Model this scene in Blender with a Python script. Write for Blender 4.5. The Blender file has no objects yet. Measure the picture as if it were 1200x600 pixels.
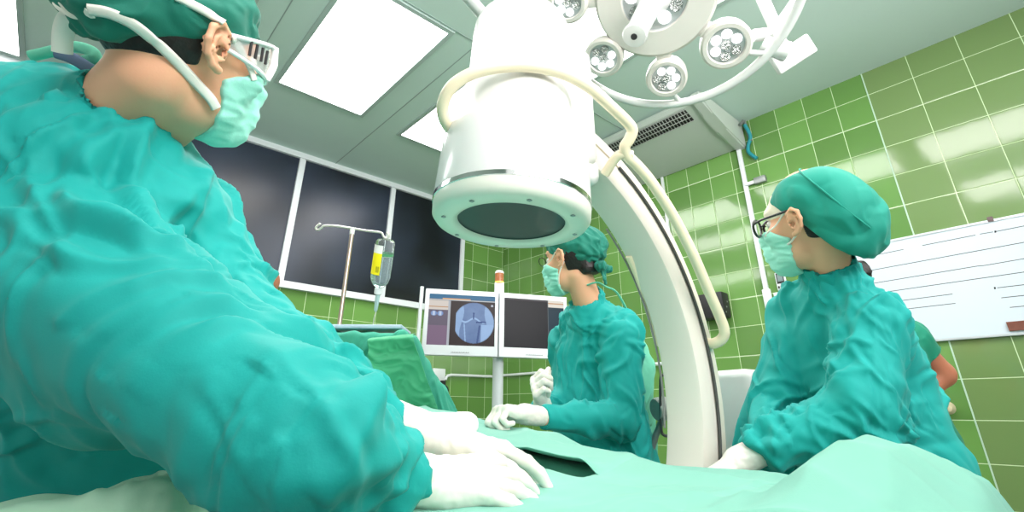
import bpy, bmesh, math, random
import numpy as np
from mathutils import Vector, Matrix
random.seed(7)
C = bpy.context.scene.collection
# ------------------------------------------------------------------ camera
F = 571.304; CY = 246.503
CAMZ = 1.05
_y, _t, _r = [math.radians(a) for a in (-41.549364, 22.512453, 0.32780541)]
CM = Matrix.Rotation(_y, 3, 'Z') @ Matrix.Rotation(math.pi / 2 + _t, 3, 'X') @ Matrix.Rotation(_r, 3, 'Z')
CP = Vector((0, 0, CAMZ))
cd = bpy.data.cameras.new('camera'); cam = bpy.data.objects.new('camera', cd); C.objects.link(cam)
cam.matrix_world = Matrix.Translation(CP) @ CM.to_4x4()
cd.sensor_width = 36; cd.lens = 36 * F / 1200
cd.shift_y = -(300 - CY) / 1200 ; cd.clip_start = 0.02
bpy.context.scene.camera = cam

def ray(px, py): return CM @ Vector(((px - 600) / F, -(py - CY) / F, -1))
def at(px, py, d): return CP + ray(px, py) * d          # measured point of the place (photo survey -> metres)
def onz(px, py, z): r = ray(px, py); return CP + r * ((z - CAMZ) / r.z)
def onx(px, py, x): r = ray(px, py); return CP + r * (x / r.x)
def ony(px, py, y): r = ray(px, py); return CP + r * (y / r.y)

# ------------------------------------------------------------------ materials
def mat(name, col, rough=0.5, metal=0.0, emis=None, estr=0.0, sheen=0.0, sss=0.0, trans=0.0, alpha=None, coat=0.0, bump=0.0, bscale=40, bdist=0.01, var=0.0, vscale=3.0, ior=1.45):
    m = bpy.data.materials.new(name); m.use_nodes = True
    nt = m.node_tree; b = nt.nodes['Principled BSDF']
    def s(k, v):
        if k in b.inputs: b.inputs[k].default_value = v
    c4 = (col[0], col[1], col[2], 1)
    s('Base Color', c4); s('Roughness', rough); s('Metallic', metal); s('Coat Weight', coat); s('IOR', ior)
    s('Sheen Weight', sheen); s('Subsurface Weight', sss); s('Transmission Weight', trans)
    if sss: b.inputs['Subsurface Radius'].default_value = (0.01, 0.004, 0.002); s('Subsurface Scale', 0.6)
    if emis: s('Emission Color', (emis[0], emis[1], emis[2], 1)); s('Emission Strength', estr)
    if alpha is not None: s('Alpha', alpha)
    if bump or var:
        tc = nt.nodes.new('ShaderNodeTexCoord')
        if var:
            n = nt.nodes.new('ShaderNodeTexNoise'); n.inputs['Scale'].default_value = vscale; n.inputs['Detail'].default_value = 4
            nt.links.new(tc.outputs['Object'], n.inputs['Vector'])
            mx = nt.nodes.new('ShaderNodeMix'); mx.data_type = 'RGBA'
            mx.inputs[6].default_value = tuple(max(0, c * (1 - var)) for c in col) + (1,)
            mx.inputs[7].default_value = tuple(min(1, c * (1 + var)) for c in col) + (1,)
            nt.links.new(n.outputs['Fac'], mx.inputs[0]); nt.links.new(mx.outputs[2], b.inputs['Base Color'])
        if bump:
            n = nt.nodes.new('ShaderNodeTexNoise'); n.inputs['Scale'].default_value = bscale; n.inputs['Detail'].default_value = 5
            nt.links.new(tc.outputs['Object'], n.inputs['Vector'])
            bp = nt.nodes.new('ShaderNodeBump'); bp.inputs['Strength'].default_value = bump; bp.inputs['Distance'].default_value = bdist
            nt.links.new(n.outputs['Fac'], bp.inputs['Height']); nt.links.new(bp.outputs['Normal'], b.inputs['Normal'])
    return m

def srgb(r, g, b):
    return tuple(((c / 255) / 12.92 if c / 255 < 0.04045 else ((c / 255 + 0.055) / 1.055) ** 2.4) for c in (r, g, b))

def cloth_mat(name, col, sheen=0.08, rough=0.72, b1=0.35, b1s=14, b2s=500):
    m = mat(name, col, rough, sheen=sheen, var=0.10, vscale=4)
    nt = m.node_tree; b = nt.nodes['Principled BSDF']
    tc = nt.nodes.new('ShaderNodeTexCoord')
    n = nt.nodes.new('ShaderNodeTexNoise'); n.inputs['Scale'].default_value = b1s; n.inputs['Detail'].default_value = 3; n.inputs['Distortion'].default_value = 0.8
    if hasattr(n, 'noise_type'): n.noise_type = 'RIDGED_MULTIFRACTAL'
    nt.links.new(tc.outputs['Object'], n.inputs['Vector'])
    n2 = nt.nodes.new('ShaderNodeTexNoise'); n2.inputs['Scale'].default_value = b2s
    nt.links.new(tc.outputs['Object'], n2.inputs['Vector'])
    bp = nt.nodes.new('ShaderNodeBump'); bp.inputs['Strength'].default_value = b1; bp.inputs['Distance'].default_value = 0.012
    bq = nt.nodes.new('ShaderNodeBump'); bq.inputs['Strength'].default_value = 0.12; bq.inputs['Distance'].default_value = 0.001
    nt.links.new(n.outputs['Fac'], bp.inputs['Height']); nt.links.new(n2.outputs['Fac'], bq.inputs['Height'])
    nt.links.new(bp.outputs['Normal'], bq.inputs['Normal']); nt.links.new(bq.outputs['Normal'], b.inputs['Normal'])
    return m

def tile_mat(name, axis, zones, z0, th, col, grout):
    """glazed tiles; axis = horizontal object axis; zones = (split, w_low, off_low, w_high, off_high)"""
    m = bpy.data.materials.new(name); m.use_nodes = True
    nt = m.node_tree; N = nt.nodes; L = nt.links; b = N['Principled BSDF']
    def math_(op, a, bb=None, cc=None):
        n = N.new('ShaderNodeMath'); n.operation = op
        for i, v in enumerate((a, bb, cc)):
            if v is None: continue
            if isinstance(v, (int, float)): n.inputs[i].default_value = v
            else: L.new(v, n.inputs[i])
        return n.outputs[0]
    g = N.new('ShaderNodeNewGeometry'); sp = N.new('ShaderNodeSeparateXYZ'); L.new(g.outputs['Position'], sp.inputs[0])
    h = sp.outputs[axis]; z = sp.outputs['Z']
    split, w1, o1, w2, o2 = zones
    hi = math_('GREATER_THAN', h, split)
    u1 = math_('DIVIDE', math_('SUBTRACT', h, o1), w1); u2 = math_('DIVIDE', math_('SUBTRACT', h, o2), w2)
    u = math_('ADD', math_('MULTIPLY', u1, math_('SUBTRACT', 1.0, hi)), math_('MULTIPLY', math_('ADD', u2, 100.0), hi))
    v = math_('DIVIDE', math_('SUBTRACT', z, z0), th)
    w = math_('ADD', math_('MULTIPLY', w1, math_('SUBTRACT', 1.0, hi)), math_('MULTIPLY', w2, hi))
    def edge(t, size):   # distance (m) from nearest joint
        f = math_('FRACT', math_('ADD', t, 1000.0)); e = math_('MINIMUM', f, math_('SUBTRACT', 1.0, f)); return math_('MULTIPLY', e, size)
    e = math_('MINIMUM', edge(u, w), edge(v, th))
    gm = math_('LESS_THAN', e, 0.0019)
    cb = N.new('ShaderNodeCombineXYZ'); L.new(math_('FLOOR', math_('ADD', u, 1000.0)), cb.inputs[0]); L.new(math_('FLOOR', math_('ADD', v, 1000.0)), cb.inputs[1])
    wn = N.new('ShaderNodeTexWhiteNoise'); wn.noise_dimensions = '2D'; L.new(cb.outputs[0], wn.inputs['Vector'])
    mx = N.new('ShaderNodeMix'); mx.data_type = 'RGBA'
    mx.inputs[6].default_value = tuple(c * 0.84 for c in col) + (1,); mx.inputs[7].default_value = tuple(c * 1.16 for c in col) + (1,)
    L.new(wn.outputs['Value'], mx.inputs[0])
    # bigger tiles of the low zone are duller, more olive
    m2 = N.new('ShaderNodeMix'); m2.data_type = 'RGBA'; m2.inputs[7].default_value = (col[0] * 1.25, col[1] * 0.93, col[2] * 1.35, 1)
    L.new(math_('SUBTRACT', 1.0, hi), m2.inputs[0]); L.new(mx.outputs[2], m2.inputs[6])
    m3 = N.new('ShaderNodeMix'); m3.data_type = 'RGBA'; m3.inputs[7].default_value = grout + (1,)
    L.new(gm, m3.inputs[0]); L.new(m2.outputs[2], m3.inputs[6]); L.new(m3.outputs[2], b.inputs['Base Color'])
    L.new(math_('ADD', math_('MULTIPLY', gm, 0.6), 0.10), b.inputs['Roughness'])
    b.inputs['Coat Weight'].default_value = 0.3; b.inputs['Coat Roughness'].default_value = 0.06
    # pillowed tile + slow waviness
    sm = N.new('ShaderNodeMapRange'); sm.inputs[1].default_value = 0; sm.inputs[2].default_value = 0.006; L.new(e, sm.inputs[0])
    ns = N.new('ShaderNodeTexNoise'); ns.inputs['Scale'].default_value = 9; L.new(g.outputs['Position'], ns.inputs['Vector'])
    tl = N.new('ShaderNodeTexNoise'); tl.inputs['Scale'].default_value = 1.0
    va = N.new('ShaderNodeVectorMath'); va.operation = 'ADD'
    vs = N.new('ShaderNodeVectorMath'); vs.operation = 'SCALE'; vs.inputs['Scale'].default_value = 17.3
    L.new(cb.outputs[0], vs.inputs[0]); L.new(g.outputs['Position'], va.inputs[0]); L.new(vs.outputs[0], va.inputs[1]); L.new(va.outputs[0], tl.inputs['Vector']); tl.inputs['Scale'].default_value = 2.2
    hgt = math_('ADD', math_('MULTIPLY', sm.outputs[0], 0.6), math_('ADD', math_('MULTIPLY', ns.outputs['Fac'], 0.35), math_('MULTIPLY', tl.outputs['Fac'], 1.6)))
    bp = N.new('ShaderNodeBump'); bp.inputs['Strength'].default_value = 0.35; bp.inputs['Distance'].default_value = 0.004
    L.new(hgt, bp.inputs['Height']); L.new(bp.outputs['Normal'], b.inputs['Normal']); L.new(bp.outputs['Normal'], b.inputs['Coat Normal'])
    return m

def attr_mat(name, rough=0.4, estr=0.0, attr='Col', coat=0.0):
    m = bpy.data.materials.new(name); m.use_nodes = True; nt = m.node_tree; b = nt.nodes['Principled BSDF']
    a = nt.nodes.new('ShaderNodeAttribute'); a.attribute_name = attr
    nt.links.new(a.outputs['Color'], b.inputs['Base Color']); b.inputs['Roughness'].default_value = rough; b.inputs['Coat Weight'].default_value = coat
    if estr:
        nt.links.new(a.outputs['Color'], b.inputs['Emission Color']); b.inputs['Emission Strength'].default_value = estr
        for l in list(b.inputs['Base Color'].links): nt.links.remove(l)
        b.inputs['Base Color'].default_value = (.006, .006, .007, 1); b.inputs['Specular IOR Level'].default_value = .12
    return m

# ------------------------------------------------------------------ object helpers
def thing(name, label, cat, loc, group=None):
    o = bpy.data.objects.new(name, None); C.objects.link(o); o.location = loc; o.empty_display_size = 0.05
    o['label'] = label; o['category'] = cat
    if group: o['group'] = group
    bpy.context.view_layer.update()
    return o
def tag(o, label, cat, group=None, kind=None):
    o['label'] = label; o['category'] = cat
    if group: o['group'] = group
    if kind: o['kind'] = kind
    return o
def link(name, me, m=None, parent=None, smooth=True, label=None):
    o = bpy.data.objects.new(name, me); C.objects.link(o)
    if m is not None:
        me.materials.clear(); me.materials.append(m)
    if smooth and len(me.polygons): me.polygons.foreach_set('use_smooth', [True] * len(me.polygons))
    if parent is not None:
        o.parent = parent
        o.matrix_parent_inverse = Matrix.Translation(-parent.location) if parent.type == 'EMPTY' else Matrix.Identity(4)
    if label: o['label'] = label
    me.update(); return o
def struct(name, me, m, parent=None, smooth=False):
    o = link(name, me, m, parent, smooth)
    if parent is None: o['kind'] = 'structure'
    return o
def mesh_from(vs, fs, name='m'):
    me = bpy.data.meshes.new(name); me.from_pydata([tuple(v) for v in vs], [], [tuple(int(i) for i in f) for f in fs]); me.validate(); me.update(); return me
def bm_mesh(bm, name='m'):
    bmesh.ops.recalc_face_normals(bm, faces=bm.faces); me = bpy.data.meshes.new(name); bm.to_mesh(me); bm.free(); return me
def bm_box(bm, lo, hi, M=None, bev=0.0, seg=2):
    lo = Vector(lo); hi = Vector(hi)
    r = bmesh.ops.create_cube(bm, size=1.0)
    vs = r['verts']; c = (lo + hi) / 2; d = hi - lo
    for v in vs: v.co = Vector((v.co.x * d.x, v.co.y * d.y, v.co.z * d.z)) + c
    if bev > 0:
        es = list({e for v in vs for e in v.link_edges})
        rr = bmesh.ops.bevel(bm, geom=es, offset=bev, segments=seg, affect='EDGES', profile=0.5)
        vs = list({v for f in rr['faces'] for v in f.verts} | {v for v in vs if v.is_valid})
    if M is not None:
        for v in vs: v.co = M @ v.co
    return vs
def box(name, lo, hi, m, parent=None, M=None, bev=0.0, label=None, seg=2):
    bm = bmesh.new(); bm_box(bm, lo, hi, M, bev, seg)
    o = link(name, bm_mesh(bm), m, parent, smooth=False, label=label)
    if bev > 0: auto_smooth(o)
    return o
def auto_smooth(o, ang=0.6):
    me = o.data
    me.polygons.foreach_set('use_smooth', [True] * len(me.polygons))
    me.set_sharp_from_angle(angle=ang)
def frame_from(z, hint=(0, 0, 1)):
    z = Vector(z).normalized(); h = Vector(hint)
    if abs(z.dot(h)) > 0.98: h = Vector((1, 0, 0))
    x = h.cross(z).normalized(); y = z.cross(x)
    return Matrix((x, y, z)).transposed()
def mat4(R, loc): return Matrix.Translation(Vector(loc)) @ R.to_4x4()
def crom(pts, n=8, closed=False):
    P = [Vector(p) for p in pts]; out = []; N = len(P)
    rng = range(N) if closed else range(N - 1)
    for i in rng:
        if closed: a, b, c, d = P[(i - 1) % N], P[i], P[(i + 1) % N], P[(i + 2) % N]
        else: a, b, c, d = P[max(i - 1, 0)], P[i], P[i + 1], P[min(i + 2, N - 1)]
        for k in range(n):
            t = k / n
            out.append(0.5 * ((2 * b) + (c - a) * t + (2 * a - 5 * b + 4 * c - d) * t * t + (3 * b - a - 3 * c + d) * t ** 3))
    if not closed: out.append(P[-1])
    return out
def tube_bm(bm, P, r, seg=12, closed=False, flat=1.0, hint=None):
    P = [Vector(p) for p in P]; N = len(P)
    rr = r if hasattr(r, '__len__') else [r] * N
    T = []
    for i in range(N):
        a = P[(i - 1) % N] if (closed or i > 0) else P[i]; b = P[(i + 1) % N] if (closed or i < N - 1) else P[i]
        T.append((b - a).normalized())
    h = Vector(hint) if hint is not None else (Vector((0, 0, 1)) if abs(T[0].z) < 0.9 else Vector((1, 0, 0)))
    nrm = (h - T[0] * h.dot(T[0])).normalized(); rings = []
    for i in range(N):
        if hint is not None:
            hh = Vector(hint); nn = hh - T[i] * hh.dot(T[i])
            nrm = nn.normalized() if nn.length > 0.05 else (nrm - T[i] * nrm.dot(T[i])).normalized()
        else: nrm = (nrm - T[i] * nrm.dot(T[i])).normalized()
        bn = T[i].cross(nrm)
        rings.append([bm.verts.new(P[i] + (nrm * math.cos(2 * math.pi * k / seg) * flat + bn * math.sin(2 * math.pi * k / seg)) * rr[i]) for k in range(seg)])
    for i in range(N if closed else N - 1):
        A = rings[i]; B = rings[(i + 1) % N]
        for k in range(seg):
            bm.faces.new((A[k], A[(k + 1) % seg], B[(k + 1) % seg], B[k]))
    if not closed:
        bm.faces.new(rings[0][::-1]); bm.faces.new(rings[-1])
def tube(name, P, r, m, parent=None, seg=12, closed=False, flat=1.0, hint=None, label=None):
    bm = bmesh.new(); tube_bm(bm, P, r, seg, closed, flat, hint); o = link(name, bm_mesh(bm), m, parent, label=label)
    o.data.set_sharp_from_angle(angle=1.0); return o
def lathe_bm(bm, prof, M=None, seg=48):
    M = M or Matrix.Identity(4); rings = []
    for (r, z) in prof:
        if r < 1e-5: rings.append([bm.verts.new(M @ Vector((0, 0, z)))])
        else: rings.append([bm.verts.new(M @ Vector((r * math.cos(2 * math.pi * k / seg), r * math.sin(2 * math.pi * k / seg), z))) for k in range(seg)])
    for A, B in zip(rings, rings[1:]):
        if len(A) == 1 and len(B) == 1: continue
        for k in range(seg):
            k2 = (k + 1) % seg
            if len(A) == 1: bm.faces.new((A[0], B[k], B[k2]))
            elif len(B) == 1: bm.faces.new((A[k], A[k2], B[0]))
            else: bm.faces.new((A[k], A[k2], B[k2], B[k]))
def lathe(name, prof, m, parent=None, M=None, seg=48, ang=0.7, label=None):
    bm = bmesh.new(); lathe_bm(bm, prof, M, seg); o = link(name, bm_mesh(bm), m, parent, label=label); o.data.set_sharp_from_angle(angle=ang); return o

# ------------------------------------------------------------------ numpy noise + signed distance modelling
_rs = np.random.RandomState(11); _perm = np.concatenate([_rs.permutation(256)] * 2)
_gr = _rs.normal(size=(256, 3)); _gr /= np.linalg.norm(_gr, axis=1)[:, None]
def noise(p):
    p = np.asarray(p, float); i = np.floor(p).astype(int); f = p - i; u = f * f * f * (f * (f * 6 - 15) + 10); i &= 255
    out = 0
    for dx in (0, 1):
        for dy in (0, 1):
            for dz in (0, 1):
                h = _perm[_perm[_perm[(i[:, 0] + dx) & 255] + ((i[:, 1] + dy) & 255)] + ((i[:, 2] + dz) & 255)]
                g = _gr[h]; d = f - np.array([dx, dy, dz]); w = (u[:, 0] if dx else 1 - u[:, 0]) * (u[:, 1] if dy else 1 - u[:, 1]) * (u[:, 2] if dz else 1 - u[:, 2])
                out = out + w * (g * d).sum(1)
    return out * 1.6
def A3(v): return np.array([v[0], v[1], v[2]], float)
def smin(a, b, k):
    if k <= 0: return np.minimum(a, b)
    h = np.maximum(k - np.abs(a - b), 0) / k
    return np.minimum(a, b) - h * h * h * k / 6
def cone(a, b, ra, rb):
    a = A3(a); b = A3(b)
    def f(p):
        ab = b - a; t = np.clip(((p - a) @ ab) / (ab @ ab + 1e-12), 0, 1)
        return np.linalg.norm(p - a - t[:, None] * ab, axis=1) - (ra + (rb - ra) * t)
    f.bb = (np.minimum(a - ra, b - rb), np.maximum(a + ra, b + rb)); return f
def ell(c, r, R=None):
    c = A3(c); r = np.array(r, float); R = np.eye(3) if R is None else np.array(R, float)
    def f(p):
        q = (p - c) @ R; k0 = np.linalg.norm(q / r, axis=1); k1 = np.linalg.norm(q / r ** 2, axis=1) + 1e-9
        return k0 * (k0 - 1) / k1
    m = r.max(); f.bb = (c - m, c + m); return f
def rbox(c, h, R=None, rad=0.01):
    c = A3(c); h = np.array(h, float) - rad; R = np.eye(3) if R is None else np.array(R, float)
    def f(p):
        q = np.abs((p - c) @ R) - h
        return np.linalg.norm(np.maximum(q, 0), axis=1) + np.minimum(q.max(1), 0) - rad
    m = np.linalg.norm(h) + rad; f.bb = (c - m, c + m); return f
def chain(pts, rs): return [cone(pts[i], pts[i + 1], rs[i], rs[i + 1]) for i in range(len(pts) - 1)]
def union(fs, k=0.02):
    def f(p):
        d = fs[0](p)
        for g in fs[1:]: d = smin(d, g(p), k)
        return d
    f.bb = (np.min([g.bb[0] for g in fs], 0), np.max([g.bb[1] for g in fs], 0)); return f
def inter(f1, *gs, k=0.0):
    def f(p):
        d = f1(p)
        for g in gs: d = -smin(-d, -g(p), k)
        return d
    f.bb = f1.bb; return f
def sub(f1, *gs, k=0.0):
    def f(p):
        d = f1(p)
        for g in gs: d = -smin(-d, g(p), k)
        return d
    f.bb = f1.bb; return f
def half(o, n):   # keeps the side where (p-o).n < 0
    o = A3(o); n = A3(Vector(n).normalized())
    def f(p): return (p - o) @ n
    f.bb = (np.full(3, -9.), np.full(3, 9.)); return f
def infl(g, r):
    def f(p): return g(p) - r
    f.bb = (g.bb[0] - r, g.bb[1] + r); return f
def xf(g, M):     # move a distance field by a rigid matrix
    Mi = np.array(M.inverted()); Mn = np.array(M)
    def f(p): return g(p @ Mi[:3, :3].T + Mi[:3, 3])
    cs = np.array([[g.bb[i][0], g.bb[j][1], g.bb[k][2]] for i in (0, 1) for j in (0, 1) for k in (0, 1)]) @ Mn[:3, :3].T + Mn[:3, 3]
    f.bb = (cs.min(0), cs.max(0)); return f

_NRM = {}
def sdf_mesh(f, h, disp=None, clip=None, proj=2, smooth_it=0):
    lo = f.bb[0] - 2.5 * h; hi = f.bb[1] + 2.5 * h
    if clip is not None: lo = np.maximum(lo, clip[0]); hi = np.minimum(hi, clip[1])
    B = 12
    nb = np.maximum(np.ceil((hi - lo) / h / B).astype(int), 1); n = nb * B + 1
    V = np.full(tuple(n), 1.0, np.float32)
    bc = np.stack(np.meshgrid(*[np.arange(k) for k in nb], indexing='ij'), -1).reshape(-1, 3)
    cen = lo + (bc + 0.5) * B * h; dc = f(cen); half_d = B * h * 0.5 * 1.7321 * 1.35
    ar = np.arange(B + 1); loc = np.stack(np.meshgrid(ar, ar, ar, indexing='ij'), -1).reshape(-1, 3)
    act = np.abs(dc) < half_d
    for b_, d_ in zip(bc[~act], dc[~act]):
        s = b_ * B; V[s[0]:s[0] + B + 1, s[1]:s[1] + B + 1, s[2]:s[2] + B + 1] = 1.0 if d_ > 0 else -1.0
    ab = bc[act]
    for i in range(0, len(ab), 64):
        bb = ab[i:i + 64]; P = (bb[:, None, :] * B + loc[None]).reshape(-1, 3)
        D = f(lo + P * h).astype(np.float32); V[P[:, 0], P[:, 1], P[:, 2]] = D
    ins = V < 0
    c8 = [(i, j, k) for i in (0, 1) for j in (0, 1) for k in (0, 1)]
    nx, ny, nz = [m - 1 for m in n]
    cnt = sum(ins[i:i + nx, j:j + ny, k:k + nz].astype(np.int8) for i, j, k in c8)
    cell = (cnt > 0) & (cnt < 8); idx = -np.ones(cell.shape, np.int64); ci = np.argwhere(cell); idx[cell] = np.arange(len(ci))
    acc = np.zeros((len(ci), 3)); wt = np.zeros(len(ci))
    for a in c8:
        for ax in range(3):
            if a[ax] == 1: continue
            b2 = list(a); b2[ax] = 1
            va = V[ci[:, 0] + a[0], ci[:, 1] + a[1], ci[:, 2] + a[2]]; vb = V[ci[:, 0] + b2[0], ci[:, 1] + b2[1], ci[:, 2] + b2[2]]
            m = (va < 0) != (vb < 0); t = np.where(m, va / np.where(m, va - vb, 1), 0)
            p = np.repeat(np.array([a], float), len(ci), 0); p[:, ax] += t
            acc[m] += p[m]; wt[m] += 1
    verts = lo + (ci + acc / wt[:, None]) * h
    faces = []
    for ax in range(3):
        u, v = (ax + 1) % 3, (ax + 2) % 3
        sl0 = [slice(0, n[0]), slice(0, n[1]), slice(0, n[2])]; sl1 = list(sl0)
        sl0[ax] = slice(0, n[ax] - 1); sl1[ax] = slice(1, n[ax])
        a = ins[tuple(sl0)]; b = ins[tuple(sl1)]
        for sgn in (0, 1):
            e = np.argwhere((a & ~b) if sgn == 0 else (~a & b))
            ok = (e[:, u] > 0) & (e[:, v] > 0) & (e[:, u] < n[u] - 1) & (e[:, v] < n[v] - 1); e = e[ok]
            q = []
            for du, dv in ((-1, -1), (0, -1), (0, 0), (-1, 0)):
                c = e.copy(); c[:, u] += du; c[:, v] += dv; q.append(idx[c[:, 0], c[:, 1], c[:, 2]])
            q = np.stack(q, 1)
            faces.append(q if sgn == 0 else q[:, ::-1])
    faces = np.concatenate(faces); faces = faces[(faces >= 0).all(1)]
    def grad(p, e=1e-4):
        return np.stack([(f(p + np.eye(3)[i] * e) - f(p - np.eye(3)[i] * e)) / (2 * e) for i in range(3)], 1)
    for _ in range(proj):
        g = grad(verts); d = f(verts); st = d[:, None] * g / np.maximum((g * g).sum(1), 0.25)[:, None]
        L_ = np.linalg.norm(st, axis=1); st *= np.minimum(1, h * 0.5 / np.maximum(L_, 1e-9))[:, None]; verts = verts - st
    if disp is not None:
        g = grad(verts, 3e-3); g /= np.linalg.norm(g, axis=1)[:, None] + 1e-9
        _NRM['n'] = g; verts = verts + g * disp(verts)[:, None]
    me = bpy.data.meshes.new('m'); me.vertices.add(len(verts)); me.vertices.foreach_set('co', verts.astype(np.float32).ravel())
    me.loops.add(len(faces) * 4); me.polygons.add(len(faces)); me.loops.foreach_set('vertex_index', faces.astype(np.int32).ravel())
    me.polygons.foreach_set('loop_start', np.arange(0, len(faces) * 4, 4, dtype=np.int32)); me.polygons.foreach_set('loop_total', np.full(len(faces), 4, dtype=np.int32))
    me.update(calc_edges=True); me.validate()
    return me

def grid_mesh(fn, nu, nv, col=None):
    """fn(u,v arrays)->(N,3); optional col(u,v)->(N,3) stored as attribute Col"""
    U, Vv = np.meshgrid(np.linspace(0, 1, nu), np.linspace(0, 1, nv), indexing='ij'); u = U.ravel(); v = Vv.ravel()
    P = fn(u, v); i = np.arange(nu * nv).reshape(nu, nv)
    q = np.stack([i[:-1, :-1], i[1:, :-1], i[1:, 1:], i[:-1, 1:]], -1).reshape(-1, 4)
    me = mesh_from(P.tolist(), q.tolist())
    if col is not None:
        c = col(u, v); at_ = me.color_attributes.new('Col', 'FLOAT_COLOR', 'POINT')
        at_.data.foreach_set('color', np.concatenate([c, np.ones((len(c), 1))], 1).astype(np.float32).ravel())
    return me

def folds(dirs, amp, freq, stretch=5.0, warp=0.35, seed=0.0, sharp=1.6):
    """cloth crease displacement. dirs: list of (point, direction, reach): creases run along direction near the point"""
    def f(p):
        p = np.asarray(p); W = np.zeros(len(p)); out = np.zeros(len(p))
        wz = np.stack([noise(p * 5 + seed), noise(p * 5 + 31.7 + seed), noise(p * 5 + 77.1 + seed)], 1)
        for (c, d, reach) in dirs:
            d = A3(Vector(d).normalized()); q = p + wz * warp * 0.12
            al = q @ d; per = q - al[:, None] * d
            qq = (per + d * al[:, None] / stretch) * freq + seed
            n1 = np.sqrt(noise(qq) ** 2 + .0025) * 2.0; n2 = 1 - np.sqrt(noise(qq * 1.7 + 9.3) ** 2 + .0016) * 2.4
            g_ = np.clip(.5 + 1.6 * noise(q * 3.0 + 50 + seed), 0, 1)
            v = n1 * 0.8 + n2 * 0.55 * g_ - 0.75
            w = np.exp(-((p - A3(c)) ** 2).sum(1) / reach ** 2) + 1e-6
            out += w * v; W += w
        return np.maximum(out / W, -.5) * amp
    return f

def creases(dirs, n, amp=.006, width=.010, length=.07, seed=1, jit=.45, spread=1.0, depth=.06):
    """discrete pinched cloth creases: sharp ridges with a soft valley beside them, laid along the pull of the cloth"""
    def f(p):
        N = _NRM['n']; rs = np.random.RandomState(seed); out = np.zeros(len(p))
        w = sum(np.exp(-((p - A3(c)) ** 2).sum(1) / (r * spread) ** 2) for c, d, r in dirs) + .02; w /= w.sum()
        ids = rs.choice(len(p), n, p=w)
        wz = np.stack([noise(p * 9 + seed), noise(p * 9 + 13.7 + seed), noise(p * 9 + 41.1)], 1) * .014
        q = p + wz
        for i in ids:
            c = p[i]; nn = N[i]; ws = np.array([math.exp(-((c - A3(cc)) ** 2).sum() / r ** 2) + 1e-5 for cc, d, r in dirs])
            D = sum(wi * A3(Vector(d).normalized()) for wi, (cc, d, r) in zip(ws, dirs)) / ws.sum() + rs.normal(size=3) * jit
            D -= nn * (D @ nn); D /= np.linalg.norm(D) + 1e-9; S = np.cross(D, nn)
            L = length * rs.uniform(.5, 1.6); W = width * rs.uniform(.6, 1.5); a = amp * rs.uniform(.5, 1.4); k = rs.normal() * 3.0; sg = 1 if rs.rand() < .75 else -.7
            m = ((p - c) ** 2).sum(1) < (L * 1.2) ** 2; m &= (N @ nn) > .1
            if not m.any(): continue
            r_ = q[m] - q[i]; t = (r_ @ D) / L; s = (r_ @ S) + k * (t * L) ** 2
            Wt = W * (.55 + .6 * np.abs(t)); env = np.clip(1 - t * t, 0, 1) ** 1.2
            h = np.exp(-(np.abs(s) / Wt) ** 1.35) - .55 * np.exp(-((s - 1.9 * Wt) / (1.2 * Wt)) ** 2) - .15 * np.exp(-((s + 2 * Wt) / (1.6 * Wt)) ** 2)
            out[m] += sg * a * h * env
        return np.clip(out, -1.1 * amp, 3.2 * amp)
    return f
# ------------------------------------------------------------------ palette
H = 3.2145; XW = 3.61; YW = 4.217; XL = -2.3; YF = -2.6
TEAL = srgb(20, 168, 162)
m_white = mat('white_paint', (0.86, 0.86, 0.83), 0.35)
m_lampwhite = mat('lamp_white_enamel', (0.66, 0.68, 0.66), 0.3, coat=0.2)
m_ceil = mat('ceiling_paint', srgb(196, 218, 211), 0.85, var=0.03)
m_cream = mat('cream_handle_plastic', srgb(236, 222, 192), 0.35, coat=0.3)
m_arc = mat('c_arm_grey_enamel', srgb(218, 212, 202), 0.38, coat=0.2)
m_arc2 = mat('c_arm_beige_strip', srgb(226, 218, 202), 0.4)
m_dark = mat('dark_rubber', (0.02, 0.02, 0.022), 0.5)
m_steel = mat('brushed_steel', (0.62, 0.62, 0.6), 0.25, 1.0)
m_greym = mat('grey_metal', (0.35, 0.37, 0.37), 0.4, 0.6)
m_frame = mat('window_frame_white', (0.74, 0.79, 0.82), 0.4)
m_floor = mat('grey_vinyl_floor', (0.34, 0.36, 0.35), 0.4, var=0.06)
m_plainwall = mat('pale_wall_paint', (0.8, 0.84, 0.83), 0.8)
GREEN = srgb(104, 148, 76)
m_tileR = tile_mat('green_glazed_tiles_long', 1, (0.457, 0.248, 0.2106, 0.1935, 0.457), 3.041, 0.2016, GREEN, srgb(205, 226, 180))
m_tileB = tile_mat('green_glazed_tiles_windowwall', 0, (-9, 0.2, 0, 0.2175, 1.415), 1.798, 0.2016, GREEN, srgb(205, 226, 180))

def glass_dark():
    m = mat('dark_window_glass', (0.006, 0.008, 0.012), 0.3, coat=0.0)
    nt = m.node_tree; b = nt.nodes['Principled BSDF']
    n = nt.nodes.new('ShaderNodeTexNoise'); n.inputs['Scale'].default_value = 1.1; n.inputs['Detail'].default_value = 2
    tc = nt.nodes.new('ShaderNodeTexCoord'); nt.links.new(tc.outputs['Object'], n.inputs['Vector'])
    r = nt.nodes.new('ShaderNodeValToRGB'); r.color_ramp.elements[0].color = (0.008, 0.010, 0.014, 1); r.color_ramp.elements[1].color = (0.035, 0.05, 0.085, 1)
    r.color_ramp.elements[0].position = 0.4; r.color_ramp.elements[1].position = 0.75
    nt.links.new(n.outputs['Fac'], r.inputs[0]); nt.links.new(r.outputs[0], b.inputs['Base Color'])
    return m
m_glass = glass_dark()

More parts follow.
